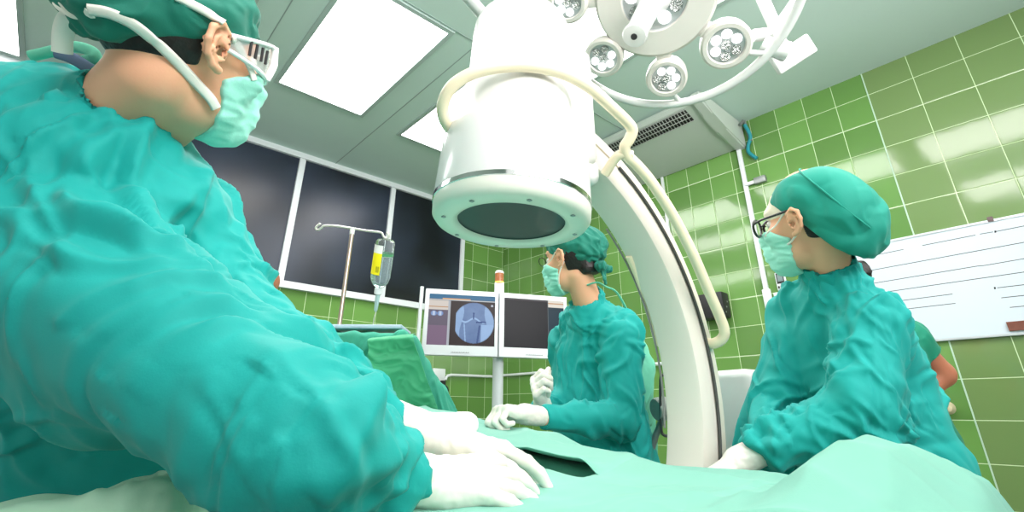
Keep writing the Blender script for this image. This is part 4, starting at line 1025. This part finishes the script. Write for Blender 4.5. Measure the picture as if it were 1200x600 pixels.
# goggles
def gog_pts(z0, z1):
    base = [(.012, -.086), (.045, -.084), (.075, -.076), (.100, -.058), (.114, -.034), (.119, 0), (.114, .034), (.100, .058), (.075, .076), (.045, .084), (.012, .086)]
    hs = [.010, .016, .022, .027, .028, .020, .028, .027, .022, .016, .010]
    return base, hs
base, hs = gog_pts(0, 0)
bp = crom([Vector((x, y, h)) for (x, y), h in zip(base, hs)], 5)
bm = bmesh.new(); A_ = []; B_ = []
for p in bp:
    A_.append(bm.verts.new(HS @ Vector((p.x, p.y, .012 + p.z)))); B_.append(bm.verts.new(HS @ Vector((p.x - .004, p.y * .98, .012 - p.z * .95))))
for i in range(len(bp) - 1): bm.faces.new((A_[i], A_[i + 1], B_[i + 1], B_[i]))
gg = link('goggles', bm_mesh(bm), m_clearpl, sur)
tube('goggles_rim', [HS @ Vector((p.x, p.y, .012 + p.z)) for p in bp], .0038, m_clearrim, gg, seg=8)
tube('goggles_rim', [HS @ Vector((p.x - .004, p.y * .98, .012 - p.z * .95)) for p in bp], .0034, m_clearrim, gg, seg=8)
for s in (-1, 1):
    for k in range(4):
        x = .044 + k * .0115; y = -.086 + k * .0028 + (.003 if k == 3 else 0)
        tube('vent_slot', [HS @ Vector((x, -y * s, .026)), HS @ Vector((x, -y * s, .005))], .0022, m_dark, gg, seg=6)
    tube('goggles_corner', [HS @ Vector((.099, s * .060, .040)), HS @ Vector((.101, s * .062, .012)), HS @ Vector((.096, s * .058, -.014))], .006, m_clearrim, gg, seg=10)
# gloved hands
tR = at(644, 568, .66); hM = handM(wrR + dR * .085 + Vector((0, 0, .008)), tR - (wrR + dR * .085), Vector((-.5, -.4, 1)))
glove(hM, hand_sdf(side=1, curl=(10, 18, 12), spread=13, thumb=(.7, .7, -.25)), wrR, dR, sur, .0022, (.029, .034), .03)
o2 = at(520, 515, .72); tL = at(642, 547, .80); hM2 = handM(o2, tL - o2, Vector((.1, .1, 1)))
glove(hM2, hand_sdf(side=-1, curl=(12, 18, 12), spread=9, thumb=(.75, .6, -.3)), wrL, dL, sur, .0025, (.028, .027), .02)

# ---------------- masked person in the middle, behind the table
HMi = headM(at(669.5, 304.6, 1.87), -10, 0, -8)
pn = at(694, 362, 1.87)
tor = at(697, 420, 1.90); hipM = Vector((tor.x + .02, tor.y + .0, .95))
sL = at(726, 392, 1.77); eL = at(728, 492, 1.64); wL = at(640, 489, 1.50)
sR = at(664, 398, 2.04); eR = at(668, 470, 1.92); wR = at(634, 476, 1.70)
mid = thing('person', 'person in teal gown with gloved fists together, standing before the two monitors', 'person', (hipM.x, hipM.y, 0))
core = xf(union([F0, ear(1), ear(-1)], .004), HMi)
def legs(h, o=.1): return [cone(h, Vector((h.x, h.y - o, .08)), .09, .05), cone(h, Vector((h.x, h.y + o, .08)), .09, .05)]
bF = union([core, cone(hw(HMi, (-.025, 0, -.06)), pn + Vector((0, 0, -.04)), .050, .056), cone(pn + Vector((0, 0, -.07)), tor, .06, .09), cone(tor, hipM, .11, .11), cone(tor, sL, .05, .04), cone(tor, sR, .05, .04), cone(sL, eL, .04, .036), cone(eL, wL, .035, .027), cone(sR, eR, .04, .036), cone(eR, wR, .035, .027)] + legs(hipM), .02)
link('body', sdf_mesh(bF, .005), m_skin, mid)
up_ = Vector((0, 0, 1))
gf = union([cone(pn + Vector((0, 0, -.035)), tor, .088, .13), cone(at(676, 378, 1.95), at(722, 380, 1.82), .075, .075), cone(tor, hipM, .150, .175), cone(hipM, Vector((hipM.x, hipM.y, .45)), .18, .22), cone(sL, eL, .080, .066), cone(eL, wL, .064, .036), cone(sR, eR, .075, .06), cone(eR, wR, .055, .036)], .03)
gf = union([gf, cone(hw(HMi, (-.025, 0, -.06)).lerp(pn, .7), pn + Vector((0, 0, -.04)), .062, .085)], .02); gf = sub(gf, cone(hw(HMi, (-.02, 0, -.06)), pn + Vector((0, 0, -.02)), .056, .057), k=.006)
dml = (wL - eL).normalized(); gf = cutcuff(gf, wL, dml)
FDm = folds([(sL, (0.1, .1, -1), .14), (eL, dml + Vector((0, 0, .5)), .1), (wL, (0, .3, 1), .07), (tor, (0, 0, 1), .2), (hipM, (0, 0, 1), .3)], .013, 11, stretch=4.5, warp=.7, seed=8)
CRm = creases([(sL, (0.1, .1, -1), .12), (eL, dml + Vector((0, 0, .9)), .10), (wL, (0, .3, 1), .05), (tor, (0, 0, 1), .2), (hipM, (0, 0, 1), .2)], 130, amp=.009, width=.011, length=.09, seed=3)
def mdisp(p): return FDm(p) * .8 + .01 * noise(p * 7) + CRm(p)
link('gown', sdf_mesh(gf, .006, mdisp), m_gown, mid)
# pale back panel of the gown with ties
bkp = union([cone(at(722, 372, 1.87), at(742, 430, 1.93), .045, .088), cone(at(742, 430, 1.93), at(738, 560, 1.95), .085, .10)], .03)
link('gown_back_panel', sdf_mesh(bkp, .006, folds([(tor, (0, 0, 1), .6)], .016, 16, stretch=6, seed=3)), m_gown_pale, mid)
for pts in (((752, 390, 1.86), (744, 383, 1.84), (750, 392, 1.83)), ((688, 334, 1.79), (700, 331, 1.78), (710, 336, 1.78), (722, 342, 1.79), (733, 360, 1.8), (739, 376, 1.82))):
    tube('gown_tie', crom([at(*p) for p in pts], 5), .006, m_gown_pale, mid, flat=.5)
capM = union([ell((-.016, 0, .055), (.110, .092, .090)), ell((-.075, 0, .035), (.075, .08, .075))], .03)
capM = inter(capM, half((.095, 0, .045), (.42, 0, -1)), k=.006)
FCm = folds([(hw(HMi, (-.1, 0, 0)), HMi.to_3x3() @ Vector((1, 0, .8)), .2)], .010, 22, stretch=3, seed=4)
link('cap', sdf_mesh(xf(capM, HMi), .004, FCm), m_cap, mid)
knot = union([ell((-.118, .0, -.045), (.022, .03, .02)), ell((-.135, .03, -.05), (.022, .014, .018)), ell((-.13, -.03, -.055), (.02, .016, .016)), cone((-.125, .01, -.06), (-.14, .02, -.10), .008, .006), cone((-.12, -.01, -.06), (-.12, -.02, -.11), .008, .006)], .008)
link('cap_knot', sdf_mesh(xf(knot, HMi), .004, folds([(hw(HMi, (-.1, 0, -.05)), (0, 0, 1), .2)], .008, 40, seed=7)), m_cap, mid)
hairM = inter(union([ell((-.018, 0, .028), (.101, .081, .096)), ell((-.075, 0, -.045), (.035, .05, .035))], .02), half((.0, 0, .10), (0, 0, 1)), half((-.012, 0, 0), (1, 0, .1)), half((0, 0, -.075), (-.1, 0, -1)), k=.008)
link('hair', sdf_mesh(xf(hairM, HMi), .004), m_hair, mid)
face_parts(mid, HMi, F0)
mSm = mask_part(mid, HMi)
FMm = union([F0, mSm], .008)
for s in (-1, 1):
    rib('ear_loop', FMm, [(.075, s * .055, -.02), (.045, s * .074, .004), (.018, s * .084, .026), (.0, s * .086, .033)], .005, m_strap, mid, HMi, off=.002)
    rib('ear_loop', FMm, [(.032, s * .062, -.095), (.022, s * .068, -.06), (.004, s * .078, -.034), (-.012, s * .086, -.02)], .005, m_strap, mid, HMi, off=.002)
tube('glasses_rim', [HMi @ Vector((.112 - abs(math.sin(a)) * .0, .032 + .024 * math.cos(a), .008 + .017 * math.sin(a))) for a in [i * math.pi / 10 for i in range(20)]], .0018, m_blackpl, mid, seg=6, closed=True)
tube('glasses_rim', [HMi @ Vector((.112, -.032 + .024 * math.cos(a), .008 + .017 * math.sin(a))) for a in [i * math.pi / 10 for i in range(20)]], .0018, m_blackpl, mid, seg=6, closed=True)
k1 = at(566, 478, 1.42)
fist = lambda s: hand_sdf(side=s, curls=[(55, 75, 50), (60, 80, 50), (62, 80, 50), (65, 80, 50)], spread=2, thumb=(.8, .35, -.6))
hm = handM(wL + (k1 - wL).normalized() * .07, k1 - wL, Vector((0.1, 0.1, 1)))
glove(hm, fist(-1), wL, dml, mid, .003, (.028, .026), .03)
k2 = at(616, 462, 1.60)
hm = handM(at(636, 474, 1.66), at(622, 452, 1.62) - at(632, 476, 1.66), CM @ Vector((-.9, .3, .2)))
glove(hm, fist(1), wR, (wR - eR).normalized(), mid, .003, (.028, .026), .03)

# ---------------- woman on the right
HW = headM(at(949, 260, 1.23), 7, -6, -12)
pn = at(974, 318, 1.24)
tor = at(990, 400, 1.27); hipW = Vector((tor.x + .03, tor.y - .02, .92))
sL = at(1018, 378, 1.14); eL = at(1010, 488, 1.04); wL = at(893, 528, 1.07)
sR = at(930, 372, 1.38); eR = at(912, 468, 1.30); wR = at(885, 522, 1.16)
wom = thing('person', 'woman in teal gown with puffy teal cap and black glasses, standing on the right', 'person', (hipW.x, hipW.y, 0))
core = xf(union([F0, ear(1), ear(-1)], .004), HW)
bF = union([core, cone(hw(HW, (-.025, 0, -.06)), pn + Vector((0, 0, -.03)), .044, .050), cone(pn + Vector((0, 0, -.05)), tor, .05, .08), cone(tor, hipW, .10, .11), cone(tor, sL, .05, .04), cone(tor, sR, .05, .04), cone(sL, eL, .04, .034), cone(eL, wL, .033, .026), cone(sR, eR, .04, .034), cone(eR, wR, .033, .026)] + legs(hipW), .02)
link('body', sdf_mesh(bF, .004), m_skin, wom)
gf = union([cone(pn + Vector((0, 0, -.03)), tor, .078, .12), cone(at(940, 352, 1.33), at(1000, 352, 1.20), .06, .065), cone(tor, hipW, .135, .155), cone(hipW, Vector((hipW.x, hipW.y, .4)), .155, .2), cone(at(925, 400, 1.33), at(905, 520, 1.28), .06, .085),
            cone(sL, eL, .078, .075), cone(eL, wL, .075, .040), cone(sR, eR, .07, .06), cone(eR, wR, .055, .038), cone(sL, at(1062, 470, 1.2), .07, .07), cone(at(1062, 470, 1.2), at(1062, 560, 1.2), .07, .07)], .03)
gf = union([gf, cone(hw(HW, (-.025, 0, -.06)).lerp(pn, .6), pn + Vector((0, 0, -.04)), .056, .08)], .02); gf = sub(gf, cone(hw(HW, (-.02, 0, -.06)), pn + Vector((0, 0, -.02)), .050, .052), k=.006)
dwl = (wL - eL).normalized(); gf = cutcuff(gf, wL, dwl)
FDw = folds([(sL, (0.1, .15, -1), .14), (eL, (0.1, .5, 1), .12), (wL, (0, .3, 1), .08), (tor, (0, 0.1, 1), .2), (hipW, (0, 0, 1), .3)], .015, 10, stretch=4.5, warp=.7, seed=14)
FDw2 = folds([(eL, dwl + Vector((0, 0, .7)), .12), (sL, (0.2, .6, .8), .12)], .004, 22, stretch=4, seed=3)
CRw = creases([(sL, (0.1, .1, -1), .12), (eL, dwl + Vector((0, 0, .8)), .12), (wL, (0, .3, 1), .07), (tor, (0, 0, 1), .2), (hipW, (0, 0, 1), .2)], 130, amp=.010, width=.012, length=.11, seed=23)
CRw2 = creases([(eL, (0, .3, 1), .1), (wL, (0, .2, 1), .08), (sL, (.3, .5, 1), .1)], 110, amp=.0045, width=.007, length=.05, seed=29)
link('gown', sdf_mesh(gf, .0048, lambda p: FDw(p) * .8 + .01 * noise(p * 7) + CRw(p) + CRw2(p)), m_gown, wom)
capB = union([ell((-.022, 0, .050), (.106, .092, .084)), ell((-.068, 0, .0), (.094, .094, .092)), ell((-.082, 0, -.042), (.078, .08, .076))], .03)
capB = inter(capB, half((.085, 0, .080), (.95, 0, -1)), k=.006)
FCw = folds([(hw(HW, (-.1, 0, 0)), HW.to_3x3() @ Vector((-1, 0, -.9)), .2)], .008, 12, stretch=4, seed=6)
link('cap', sdf_mesh(xf(capB, HW), .0035, FCw), m_cap2, wom)
tube('cap_seam', [HW @ Vector(q) for q in surf(capB, np.array([list(v) for v in crom([Vector(p) for p in ((.0, -.02, .14), (-.03, .06, .12), (-.08, .10, .07), (-.13, .10, .0), (-.17, .08, -.05))], 8)]), .002)[0]], .0022, m_cap2, wom, seg=6)
band = inter(infl(union([ell((-.012, 0, .035), (.097, .076, .098)), ell((.07, 0, .035), (.028, .05, .02))], .022), .003), half((0, 0, .024), (-.1, 0, -1)), half((0, 0, .082), (0, 0, 1)), k=.003)
link('headband', sdf_mesh(xf(band, HW), .003), mat('headband_cream', srgb(236, 226, 205), 0.8), wom)
hairW = inter(union([ell((-.016, 0, .030), (.0985, .078, .094))], .01), half((-.012, 0, 0), (1, 0, .1)), half((0, 0, -.16), (-.1, 0, -1)), half((.0, 0, .1), (0, 0, 1)), k=.006)
link('hair', sdf_mesh(xf(hairW, HW), .004), m_hair, wom)
link('hair_bun', sdf_mesh(ell(at(1008, 318, 1.27), (.024, .024, .028)), .004, lambda p: .004 * noise(p * 90)), m_hair, wom)
face_parts(wom, HW, F0)
mSw = mask_part(wom, HW); FMw = union([F0, mSw], .008)
for s in (-1, 1):
    rib('ear_loop', FMw, [(.078, s * .055, -.022), (.048, s * .074, .004), (.020, s * .084, .026), (.0, s * .088, .033)], .005, m_strap, wom, HW, off=.002)
    rib('ear_loop', FMw, [(.034, s * .062, -.050), (.022, s * .070, -.045), (.004, s * .079, -.032), (-.012, s * .086, -.02)], .005, m_strap, wom, HW, off=.002)
gl_ = []
for s in (-1, 1):
    o = tube('glasses_rim', [HW @ Vector((.122 - .010 * abs(math.cos(a) * .5 + .5), s * (.035 + .028 * math.cos(a)), .004 + .022 * math.sin(a))) for a in [i * math.pi / 12 for i in range(24)]], .0034, m_blackpl, wom, seg=8, closed=True)
    bm = bmesh.new(); v = [bm.verts.new(HW @ Vector((.120 - .010 * abs(math.cos(a) * .5 + .5), s * (.034 + .025 * math.cos(a)), .006 + .019 * math.sin(a)))) for a in [i * math.pi / 12 for i in range(24)]]; bm.faces.new(v)
    link('lens', bm_mesh(bm), mat('spectacle_lens', (.9, .95, .95), .03, alpha=.12, coat=.5), o, smooth=False)
    tube('glasses_temple', crom([HW @ Vector(p) for p in ((.112, s * .060, .014), (.08, s * .078, .020), (.03, s * .083, .026), (.0, s * .085, .028), (-.018, s * .084, .012))], 5), .0032, m_blackpl, wom, seg=8)
tube('glasses_bridge', crom([HW @ Vector(p) for p in ((.117, -.010, .010), (.120, 0, .014), (.117, .010, .010))], 4), .0022, m_blackpl, wom, seg=8)
g0 = wL + dwl * .02; gd = at(838, 556, 1.08) - g0
glove(handM(g0 + gd.normalized() * .03, gd, (0, 0, 1)), hand_sdf(side=-1, curl=(20, 20, 15)), wL, dwl, wom, .003, (.028, .026), .03)

# ---------------- two more people, almost hidden
def hidden_person(label, head, hp, az, sh, el, wrp, torso, sleeve_end, rs=(.075, .06)):
    HH = headM(head, az); t = thing('person', label, 'person', (torso.x, torso.y, 0)); hip = Vector((torso.x, torso.y, .95))
    core = xf(union([F0, ear(1), ear(-1)], .004), HH)
    b = union([core, cone(hw(HH, (-.025, 0, -.06)), hp, .052, .06), cone(hp, torso, .07, .1), cone(torso, hip, .11, .11), cone(torso, sh, .07, .055), cone(sh, el, .048, .043), cone(el, wrp, .042, .028)] + legs(hip), .02)
    link('body', sdf_mesh(b, .006), m_skin2, t)
    hm = handM(wrp, wrp - el, (0, 0, 1)); link('hand', sdf_mesh(xf(hand_sdf(side=1), hm), .004), m_skin2, t)
    d = (el - sh).normalized(); se = sh + d * sleeve_end
    g = union([cone(hp + Vector((0, 0, -.03)), torso, .08, .12), cone(torso, sh, .1, .075), cone(torso, hip, .14, .16), cone(hip, Vector((hip.x, hip.y, .5)), .16, .17)], .03)
    g = union([g, cone(sh, se + d * .05, rs[0], rs[1])], .02)
    cut = inter(infl(cone(se, se + d * .15, .10, .10), 0), half(se, -d)); g = sub(g, cut)
    g = sub(g, cone(hw(HH, (-.02, 0, -.06)), hp, .062, .062), k=.008)
    link('scrub_shirt', sdf_mesh(g, .007, folds([(sh, d, .3)], .012, 12, seed=9)), m_gown_dk, t)
    c = inter(ell((-.018, 0, .050), (.108, .090, .088)), half((.10, 0, .042), (.14, 0, -1)), k=.006); link('cap', sdf_mesh(xf(c, HH), .006), m_cap, t)
    return t
h4 = at(958, 288, 1.80)
hidden_person('person in dark green scrubs hidden behind the right woman, only a bare elbow showing', h4, at(966, 330, 1.82), 30, at(1066, 400, 1.82), at(1103, 438, 1.80), at(1040, 500, 1.75), at(1030, 410, 1.85), .07)
h5 = at(180, 215, 1.45)
hidden_person('person in green scrubs almost hidden behind the left surgeon, elbow by the window', h5, at(190, 275, 1.45), 80, at(262, 308, 1.38), at(307, 330, 1.36), at(215, 420, 1.45), at(215, 340, 1.45), .112, rs=(.06, .056))
# ================================================================== table, patient drape and cloths
m_drape = cloth_mat('surgical_drape_mint', srgb(124, 186, 168), b1=0.6, b1s=6, rough=0.8)
m_drape_dk = cloth_mat('drape_teal_dark', srgb(60, 165, 140), b1=0.5, b1s=12)
m_green = cloth_mat('crumpled_green_cloth', srgb(70, 170, 125), b1=0.5, b1s=14)
m_towel = mat('white_gauze', (0.88, 0.89, 0.87), 0.9, bump=0.5, bscale=60, bdist=0.004)
tb = thing('operating_table', 'operating table standing under the mint green surgical drape', 'operating table', (.72, 1.1, 0))
box('table_top', (.46, .28, .82), (1.0, 2.0, .885), m_dark, tb, bev=.02)
box('pedestal', (.58, .8, .1), (.88, 1.3, .82), m_greym, tb, bev=.03)
box('base', (.5, .6, .0), (.96, 1.6, .1), m_greym, tb, bev=.03)
by = np.array([-.3, .1, .3, .4, .5, .69, .80, .92, 1.0, 1.38, 2.0, 2.3]); bz = np.array([.90, .925, .935, .940, .940, .946, .952, .968, .990, 1.030, 1.098, 1.12])
def sst(a, b, x): t = np.clip((x - a) / (b - a), 0, 1); return t * t * (3 - 2 * t)
TA = np.array([.66, .93]); TB = np.array([.395, .335])
def linedist(x, y):
    d = TB - TA; L2 = np.hypot(*d); d = d / L2; n = np.array([-d[1], d[0]])
    t = (x - TA[0]) * d[0] + (y - TA[1]) * d[1]; s = (x - TA[0]) * n[0] + (y - TA[1]) * n[1]; return t / L2, s    # s>0 : far (+x) side?
def topz(x, y):
    z = np.interp(y, by, bz)
    z = z + .088 * np.exp(-((x - .80) / .30) ** 2) * np.exp(-((y - .20) / .095) ** 2)
    z = z + .010 * np.exp(-((x - .55) / .2) ** 2) * np.exp(-((y - 1.2) / .3) ** 2)
    P = np.stack([x * 3.2, y * 3.2, np.full(len(x), 3.3)], 1); z = z + .010 * noise(P)
    W_ = .25 * noise(np.stack([x * 4, y * 4, np.full(len(x), 5.5)], 1))
    Q = np.stack([(x * .35 + y * .93) * 2.2, (x * .93 - y * .35) * 9 + W_ * 3, np.full(len(x), 1.3)], 1); z = z + .019 * (0.4 - np.abs(noise(Q)))
    Q = np.stack([(x) * 4, (y) * 16 + W_ * 4, np.full(len(x), 7.3)], 1); z = z + .011 * (0.4 - np.abs(noise(Q))) * np.exp(-((y - .25) / .25) ** 2)
    return z
def hit(px, py):
    r = ray(px, py); t = .25
    for _ in range(900):
        p = CP + r * t
        if p.z < topz(np.array([p.x]), np.array([p.y]))[0]: return np.array([p.x, p.y])
        t += .003
    return np.array([p.x, p.y])
TA = hit(556, 528); TB = hit(692, 556); print('SLIT', TA, TB)
def drape_fn(u, v):
    # u across (near -> far) , v along ; outer margins hang down
    x = .20 + u * 1.02; y = -.12 + v * 2.24
    e = y - .105 * x
    z = topz(x, y)
    t, s = linedist(x, y)
    sx = s * (1 if ((np.array([1.0, .6]) - TA) @ np.array([-(TB - TA)[1], (TB - TA)[0]])) > 0 else -1)
    w = sst(-.02, .25, t) * (1 - sst(.92, 1.02, t))
    z = z - .060 * w * np.exp(-((sx - .012) / (.02 + .02 * np.clip(t, 0, 1))) ** 2)
    hang = np.zeros(len(x))
    hang = np.maximum(hang, np.clip((x - 1.06) / .16, 0, 1) ** 1.6)
    hang = np.maximum(hang, np.clip((.30 - x) / .10, 0, 1) ** 1.6)
    hang = np.maximum(hang, np.clip((.035 - e) / .12, 0, 1) ** 1.7)
    hang = np.maximum(hang, np.clip((y - 1.97) / .15, 0, 1) ** 1.6)
    z = z - hang * .55
    # folds in the hanging part
    x = x - .02 * hang * np.sin(y * 40) ; 
    y = y - .02 * hang * np.sin(x * 45)
    return np.stack([x, y, z], 1)
me = grid_mesh(drape_fn, 190, 420); o = link('surgical_drape', me, m_drape)
sm = o.modifiers.new('solid', 'SOLIDIFY'); sm.thickness = .002
tag(o, 'large pale mint surgical drape covering the patient and table across the foreground', 'drape')
# overlapping upper sheet: its free edge is lifted above the opening
dn = (TB - TA) / np.hypot(*(TB - TA)); nn = np.array([-dn[1], dn[0]])
if (np.array([1.0, .6]) - TA) @ nn < 0: nn = -nn
def flap_fn(u, v):   # v along the slit, u away from it
    L2 = np.hypot(*(TB - TA)); t = -.35 + v * 1.42
    bx = TA[0] + dn[0] * t * L2; bY = TA[1] + dn[1] * t * L2
    off = .002 + u * .30 + .006 * np.sin(v * 14) * (1 - u); x = bx + nn[0] * off; y = bY + nn[1] * off
    lift = .020 * sst(-.3, .3, t) * (1 - sst(.9, 1.07, t))
    z = topz(x, y) + .0035 + lift * np.clip(1 - u * 2.6, 0, 1) ** 1.2 - .0075 * sst(.85, 1, u) - .006 * sst(.95, 1.05, t) - .006 * (1 - sst(-.35, -.28, t))
    return np.stack([x, y, z], 1)
o = link('overlapping_drape', grid_mesh(flap_fn, 60, 160), m_drape); sm = o.modifiers.new('solid', 'SOLIDIFY'); sm.thickness = .0018
tag(o, 'upper mint drape sheet with a lifted edge over the dark opening near the gloved hand', 'drape')
# brown skin of the patient deep inside the opening
# gauze towel
tw_c = at(500, 497, .84)
tf = rbox(tw_c, (.085, .055, .013), Matrix.Rotation(math.radians(-42), 3, 'Z'), .012)
o = link('gauze_towel', sdf_mesh(tf, .003, lambda p: .006 * noise(p * 18) + .004 * (1 - 2 * np.abs(noise(p * 30)))), m_towel); tag(o, 'crumpled white gauze towel on the drape beside the teal sleeve', 'towel')
# pale cloth low in the left corner
pc_ = at(95, 640, .50)
xd = (at(215, 570, .52) - at(0, 605, .50)).normalized()
Rp = Matrix((xd, Vector((0, 0, 1)).cross(xd).normalized(), xd.cross(Vector((0, 0, 1)).cross(xd).normalized()))).transposed()
tf = rbox(at(100, 618, .52), (.125, .08, .035), Rp, .02)
o = link('folded_pale_cloth', sdf_mesh(tf, .004, folds([(pc_, Vector((0, 0, 1)), 1)], .012, 16, stretch=4, seed=21)), cloth_mat('pale_cloth', srgb(190, 232, 205), b1=.4)); tag(o, 'pale green folded cloth in the bottom left corner below the surgeon\'s sleeve', 'cloth')
# anaesthesia screen drape behind the table
sc_ = at(425, 470, 2.02); d_ = 2.02
fr_ = CM @ Vector((1, 0, 0)); fr_ = Vector((fr_.x, fr_.y, 0)).normalized(); ff = Vector((-fr_.y, fr_.x, 0))
Rs = Matrix((fr_, ff, Vector((0, 0, 1)))).transposed()
tc_ = at(420, 389, 2.05); 
hh = (tc_.z - .85) / 2
body_ = union([rbox((tc_.x, tc_.y, tc_.z - hh), (.20, .07, hh), Rs, .03), cone(at(478, 402, 2.03), at(522, 500, 2.0), .045, .075)], .03)
o = link('screen_drape', sdf_mesh(body_, .006, folds([(tc_, (0, 0, 1), 1.0)], .020, 13, stretch=5, seed=17)), m_drape_dk); tag(o, 'dark green drape hanging over the anaesthesia screen behind the table', 'drape')
def cl(u, v):
    a, b, c, d = [np.array(at(*q)) for q in ((430, 392, 1.88), (481, 387, 1.90), (514, 482, 1.86), (441, 478, 1.84))]
    p = (a[None] * (1 - u)[:, None] + b[None] * u[:, None]) * (1 - v)[:, None] + (d[None] * (1 - u)[:, None] + c[None] * u[:, None]) * v[:, None]
    n = -np.array(ff); q = p * 10; q = q + .5 * np.stack([noise(q * .7), noise(q * .7 + 5), noise(q * .7 + 9)], 1)
    h = .026 * (0.6 - np.sqrt(noise(q) ** 2 + .002)) + .010 * (0.5 - np.abs(noise(q * 2.3 + 4))) + .012 * noise(q * .5)
    back = .10 * np.clip((.10 - v) / .10, 0, 1) ** 1.5
    p = p + n[None] * h[:, None] - n[None] * back[:, None] * 1.2 + np.array([0, 0, 1])[None] * (.0 * v)[:, None]
    return p
o = link('crumpled_cloth', grid_mesh(cl, 110, 150), m_green); sm = o.modifiers.new('solid', 'SOLIDIFY'); sm.thickness = .004
tag(o, 'bright green crumpled cloth hung over the screen left of the monitors', 'cloth')
ty = at(431, 386, 2.12)
o = box('instrument_tray', (-.17, -.1, -.012), (.17, .1, .006), mat('tray_blue_grey', srgb(190, 205, 225), .35), None, M=mat4(Rs, ty), bev=.006); tag(o, 'shallow grey-blue tray edge behind the green screen drape', 'tray')
# ------------------------------------------------------------------ light + view
w = bpy.data.worlds.new('world'); bpy.context.scene.world = w; w.use_nodes = True
w.node_tree.nodes['Background'].inputs[0].default_value = (0.8, 0.9, 0.9, 1); w.node_tree.nodes['Background'].inputs[1].default_value = 0.3
def area(name, loc, tgt, sx, sy, e, col=(1, 1, 1), spread=None):
    l = bpy.data.lights.new(name, 'AREA'); l.shape = 'RECTANGLE'; l.size = sx; l.size_y = sy; l.energy = e; l.color = col
    o = bpy.data.objects.new(name, l); C.objects.link(o); o.location = loc
    o.rotation_euler = (Vector(tgt) - Vector(loc)).to_track_quat('-Z', 'Y').to_euler(); return o
sp = bpy.data.lights.new('added_hand_spot', 'SPOT'); sp.energy = 25; sp.spot_size = math.radians(34); sp.spot_blend = 0.9; sp.shadow_soft_size = 0.22  # unseen spot added overhead to brighten the gloved hands; no lamp hangs there
so = bpy.data.objects.new('hand_fill_spot', sp); C.objects.link(so); so.location = (0.25, 0.0, 2.75)
so.rotation_euler = (Vector((0.42, 0.50, 0.98)) - so.location).to_track_quat('-Z', 'Y').to_euler()
area('room_fill', (-0.9, -2.0, 2.7), (1.0, 1.6, 1.0), 2.2, 1.6, 9, (1.0, 0.92, 0.9))
sc = bpy.context.scene
sc.view_settings.view_transform = 'Standard'; sc.view_settings.look = 'None'; sc.view_settings.exposure = 0.28; sc.view_settings.gamma = 1.0

area('ceiling_bounce', (0.6, -1.5, 2.35), (1.4, 1.2, 3.2), 2.6, 1.0, 74, (1.0, 0.94, 0.94)).data.spread = math.radians(125)
